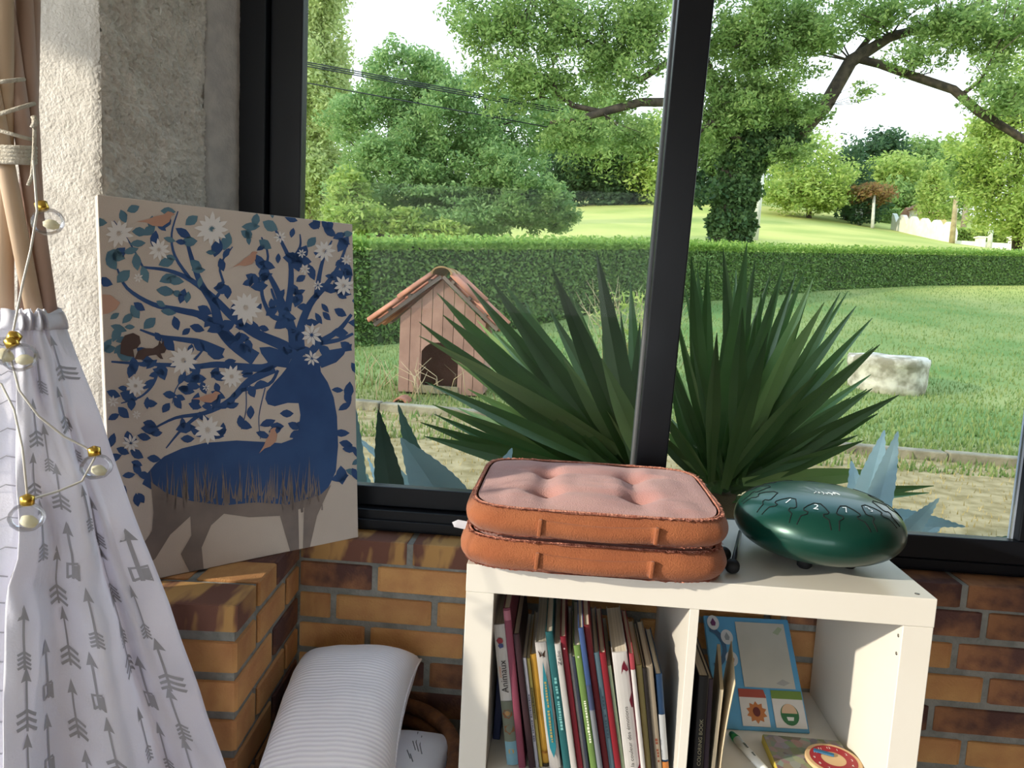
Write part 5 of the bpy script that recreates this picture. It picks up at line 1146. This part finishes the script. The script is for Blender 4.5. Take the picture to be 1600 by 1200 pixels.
for (lb, t, h, d, ang, c, ex) in BK:
    a = A(ang)
    if prev is not None:
        pt, ph, pa = prev; pt *= 1.11
        # slide right until this book clears the right-hand face of the previous one
        x = x + pt / math.cos(pa) + .0004 + max(0.0, (math.tan(a) - math.tan(pa)) * min(h, ph))
    book(lb, x, t, h, d, a, c, y0=.02 + random.uniform(0, .014), **ex); prev = (t, h, a)
BX_END = x
# dark blue folder standing in the shade at the far left of the cube
frame_box('blue_folder', (.0525, .10, ZS + .001), V((.014, 0, 0)), V((0, .25, 0)), V((.004, 0, .19)), bmat((30, 44, 92)), None, .002); fo = bpy.data.objects['blue_folder']
tag(fo, 'dark blue folder standing in the shade against the left side of the shelf', 'folder')

# ================================================================== THINGS IN THE RIGHT CUBE
def rbook(label, x, t, h, d, ang, col, **k): return book(label, x, t, h, d, A(ang), col, group='books in the right cube', **k)
rbook('tall dark book pressed against the divider in the right cube', .4045, .010, .235, .2, 0.5, (44, 46, 48), y0=.045)
rbook('thick black book with pale lettering leaning on the divider', .4190, .0175, .205, .2, 1.0, (26, 26, 30), y0=.02, text='COLORING BOOK', tcol=(150, 144, 120), tsize=.5, tpos=.19, tw=.088)
rbook('dark purple paperback beside the black book', .4395, .009, .195, .2, 1.5, (66, 48, 66), y0=.03)
# open cream cover standing askew
p = V((.452, .03, ZS + .001)); ob = thing('drawing_pad', p, 'cream drawing pad with a curling cover next to the black book', 'drawing pad')
frame_box('pad_sheets', p, V((.006, 0, 0)), V((.03, .18, 0)), V((.004, 0, .178)), mat('cream card', (206, 190, 160), (196, 180, 150), 6, .8), ob)
vs = []
for i in range(9):
    f_ = i / 8
    for j in range(2): vs.append(p + V((.0075 + .03 * (j), .002 + .17 * j, 0)) + V((.010 + .012 * f_ ** 2, -.004 * f_, .192 * f_)) * 1.0)
o = obj('curled_cover', vs, grid_faces(9, 2), MATS['cream card'], ob, True); o.modifiers.new('solid', 'SOLIDIFY').thickness = .002
# blue activity board leaning against the wall
b0 = V((.500, .205, ZS + .003)); BW = V((.187, .012, 0)); BU = V((-.012, .165, .166)); bn = BW.cross(BU).normalized(); bn = bn if bn.y < 0 else -bn
ab = thing('activity_board', b0 + BW / 2, 'blue childrens activity board with cards leaning at the back of the right cube', 'board')
frame_box('panel', b0 - bn * .008 + bn * .0, BW, BU, bn * .008, mat('board blue', (84, 148, 186), (76, 138, 178), 4, .5), ab, .002)
def B2(a, e, l=.0008): return b0 + BW * a + BU * e + bn * l
def bpoly(nm, pts, c, l=.0008, parent=None):
    return obj(nm, [B2(a, e, l) for a, e in pts], [tuple(range(len(pts)))], bmat(c), parent or ab)
def bslab(nm, a0, a1, e0, e1, c, th=.002):
    return frame_box(nm, B2(a0, e0, 0.0002), BW * (a1 - a0), BU * (e1 - e0), bn * th, bmat(c), ab)
def bcirc(nm, ca, ce, r, c, l, n=24, sq=1.0, parent=None): return bpoly(nm, [(ca + r * math.cos(2 * math.pi * k / n), ce + r * sq * math.sin(2 * math.pi * k / n)) for k in range(n)], c, l, parent)
bslab('white_sheet', .36, .93, .36, .95, (206, 204, 190))
bpoly('sheet_leaf_print', [(.78, .86), (.86, .92), (.90, .90), (.84, .84)], (170, 190, 150), .0026); bpoly('sheet_bird_print', [(.72, .40), (.80, .44), (.88, .41), (.80, .38)], (176, 178, 172), .0026)
c_o = bslab('orange_card', .28, .58, .03, .30, (232, 228, 222)); c_g = bslab('green_card', .64, .98, .03, .30, (232, 228, 222))
bpoly('card_tab', [(.28, .27), (.58, .27), (.56, .34), (.28, .34)], (196, 78, 60), .0026); bpoly('card_tab', [(.64, .27), (.98, .27), (.98, .34), (.64, .34)], (120, 160, 60), .0026)
sp = []
for k in range(20): r = .105 if k % 2 else .075; sp.append((.45 + r * 1.1 * math.cos(k * math.pi / 10), .145 + r * .9 * math.sin(k * math.pi / 10)))
bpoly('sun_print', sp, (216, 122, 56), .0028); bcirc('sun_face', .45, .15, .04, (120, 40, 40), .0032, parent=ab)
bcirc('face_print', .81, .14, .10, (40, 122, 66), .0028, sq=.9); bpoly('face_skin', [(.81 + .085 * math.cos(a), .15 + .08 * math.sin(a)) for a in np.linspace(0, math.pi, 14)], (232, 190, 150), .0032); bpoly('mouth_print', [(.77, .12), (.85, .12), (.84, .09), (.78, .09)], (236, 236, 226), .0034)
for ca, ce, cc in ((.10, .93, (120, 50, 110)), (.24, .80, (150, 160, 170)), (.26, .60, (190, 120, 60))):
    bcirc('round_token', ca, ce, .07, (222, 226, 230), .0022, sq=1.0); bpoly('token_drop', [(ca, ce + .045), (ca + .03, ce), (ca + .02, ce - .03), (ca - .02, ce - .03), (ca - .03, ce)], cc, .0030)
bpoly('dial_ring', [(.02 + r * math.cos(a), .70 + r * math.sin(a)) for r, rng_ in ((.20, np.linspace(-1.4, 1.4, 14)), (.15, np.linspace(1.4, -1.4, 14))) for a in rng_], (60, 106, 150), .0016)
# marker pen
a = atz(1146, 1150, ZS + .008); b = atz(1197, 1206, ZS + .008); d = (b - a).normalized()
mk = thing('marker_pen', V((a.x, a.y, ZS)), 'white marker pen with green ends lying on the cube floor', 'pen')
MB().tube([a + d * .012, b], .0078, 14).build('barrel', mat('white plastic', (226, 228, 224), rough=.35), mk); MB().tube([a - d * .008, a + d * .012], [.006, .0082], 14).build('cap', mat('green plastic', (30, 110, 60), rough=.35), mk); MB().tube([b, b + d * .004], .0076, 14).build('end_plug', MATS['green plastic'], mk)
mb = MB(); sd_ = V((-d.y, d.x, 0))
for k_, off_ in ((5, .035), (4, .065)):
    v, f = strokes_geo(k_ + 30); v = v[:4 * k_]; f = f[:k_]; mb.add([a + d * (off_ + p.x * .006) + sd_ * ((p.y - .3) * .007) + V((0, 0, .0080)) for p in v], f)
mb.build('print', mat('ink 40 60 50', (40, 60, 50)), mk, False)
# picture puzzle box with the wooden clock face on it
p = atz(1191, 1147, ZS + .018); pz = thing('puzzle_box', V((p.x + .06, p.y - .09, ZS)), 'flat picture box with a colourful forest print lying on the cube floor', 'box')
pw_, pd_ = .728 - p.x, .165
def pic_mat():
    m = mat('forest print', (120, 92, 66), (86, 96, 56), 26, .45, ramp=(.42, .58)); N = m.node_tree.nodes; L = m.node_tree.links; b_ = N['Principled BSDF']
    vo = N.new('ShaderNodeTexVoronoi'); vo.inputs['Scale'].default_value = 60; tc = N.new('ShaderNodeTexCoord'); L.new(tc.outputs['Object'], vo.inputs['Vector'])
    hs = N.new('ShaderNodeHueSaturation'); hs.inputs['Saturation'].default_value = .45; hs.inputs['Value'].default_value = .6; L.new(vo.outputs['Color'], hs.inputs['Color']); mx = N.new('ShaderNodeMix'); mx.data_type = 'RGBA'; mx.inputs[0].default_value = .45
    src = b_.inputs['Base Color'].links[0].from_socket; L.new(src, mx.inputs[6]); L.new(hs.outputs[0], mx.inputs[7]); L.new(mx.outputs[2], b_.inputs['Base Color']); return m
box('tray', p.x, p.x + pw_, p.y - pd_, p.y, ZS + .0005, ZS + .0165, mat('yellow card', (196, 176, 74), rough=.6), pz, .0008)
box('picture_lid', p.x + .0012, p.x + pw_, p.y - pd_, p.y - .0005, ZS + .0166, ZS + .0182, pic_mat(), pz)
cc = V((.690, .098, ZS + .0188)); ck = thing('clock_toy', cc, 'round wooden toy clock with a red ring and a blue hand on the picture box', 'toy clock')
MB().lathe(cc, [(.0485, 0), (.05, .001), (.05, .006), (.0485, .007)], 48).build('disc', mat('birch wood', (214, 182, 138), (200, 166, 122), 5, .5), ck, False)
def ring(r0, r1, z, m, nm):
    n = 48; vs = []
    for k in range(n):
        for r in (r0, r1): vs.append(cc + V((r * math.cos(2 * math.pi * k / n), r * math.sin(2 * math.pi * k / n), z)))
    return obj(nm, vs, [(2 * k, 2 * k + 1, 2 * ((k + 1) % n) + 1, 2 * ((k + 1) % n)) for k in range(n)], m, ck)
ring(.022, .042, .0074, bmat((206, 44, 52)), 'red_ring')
mb = MB()
for k in range(12):
    a = math.pi / 2 - k * math.pi / 6; q = cc + V((.034 * math.cos(a) - .003, .034 * math.sin(a) - .003, .0078)); letter(mb, str(k or 12), q, V((1, 0, 0)), V((0, 1, 0)), .0085)
mb.build('numerals', mat('white print clock', (240, 236, 230)), ck, False)
frame_box('hand', cc + V((-.032, .016, .0079)), V((.034, -.012, 0)), V((.003, .0085, 0)), V((0, 0, .003)), bmat((50, 120, 170)), ck, .001)
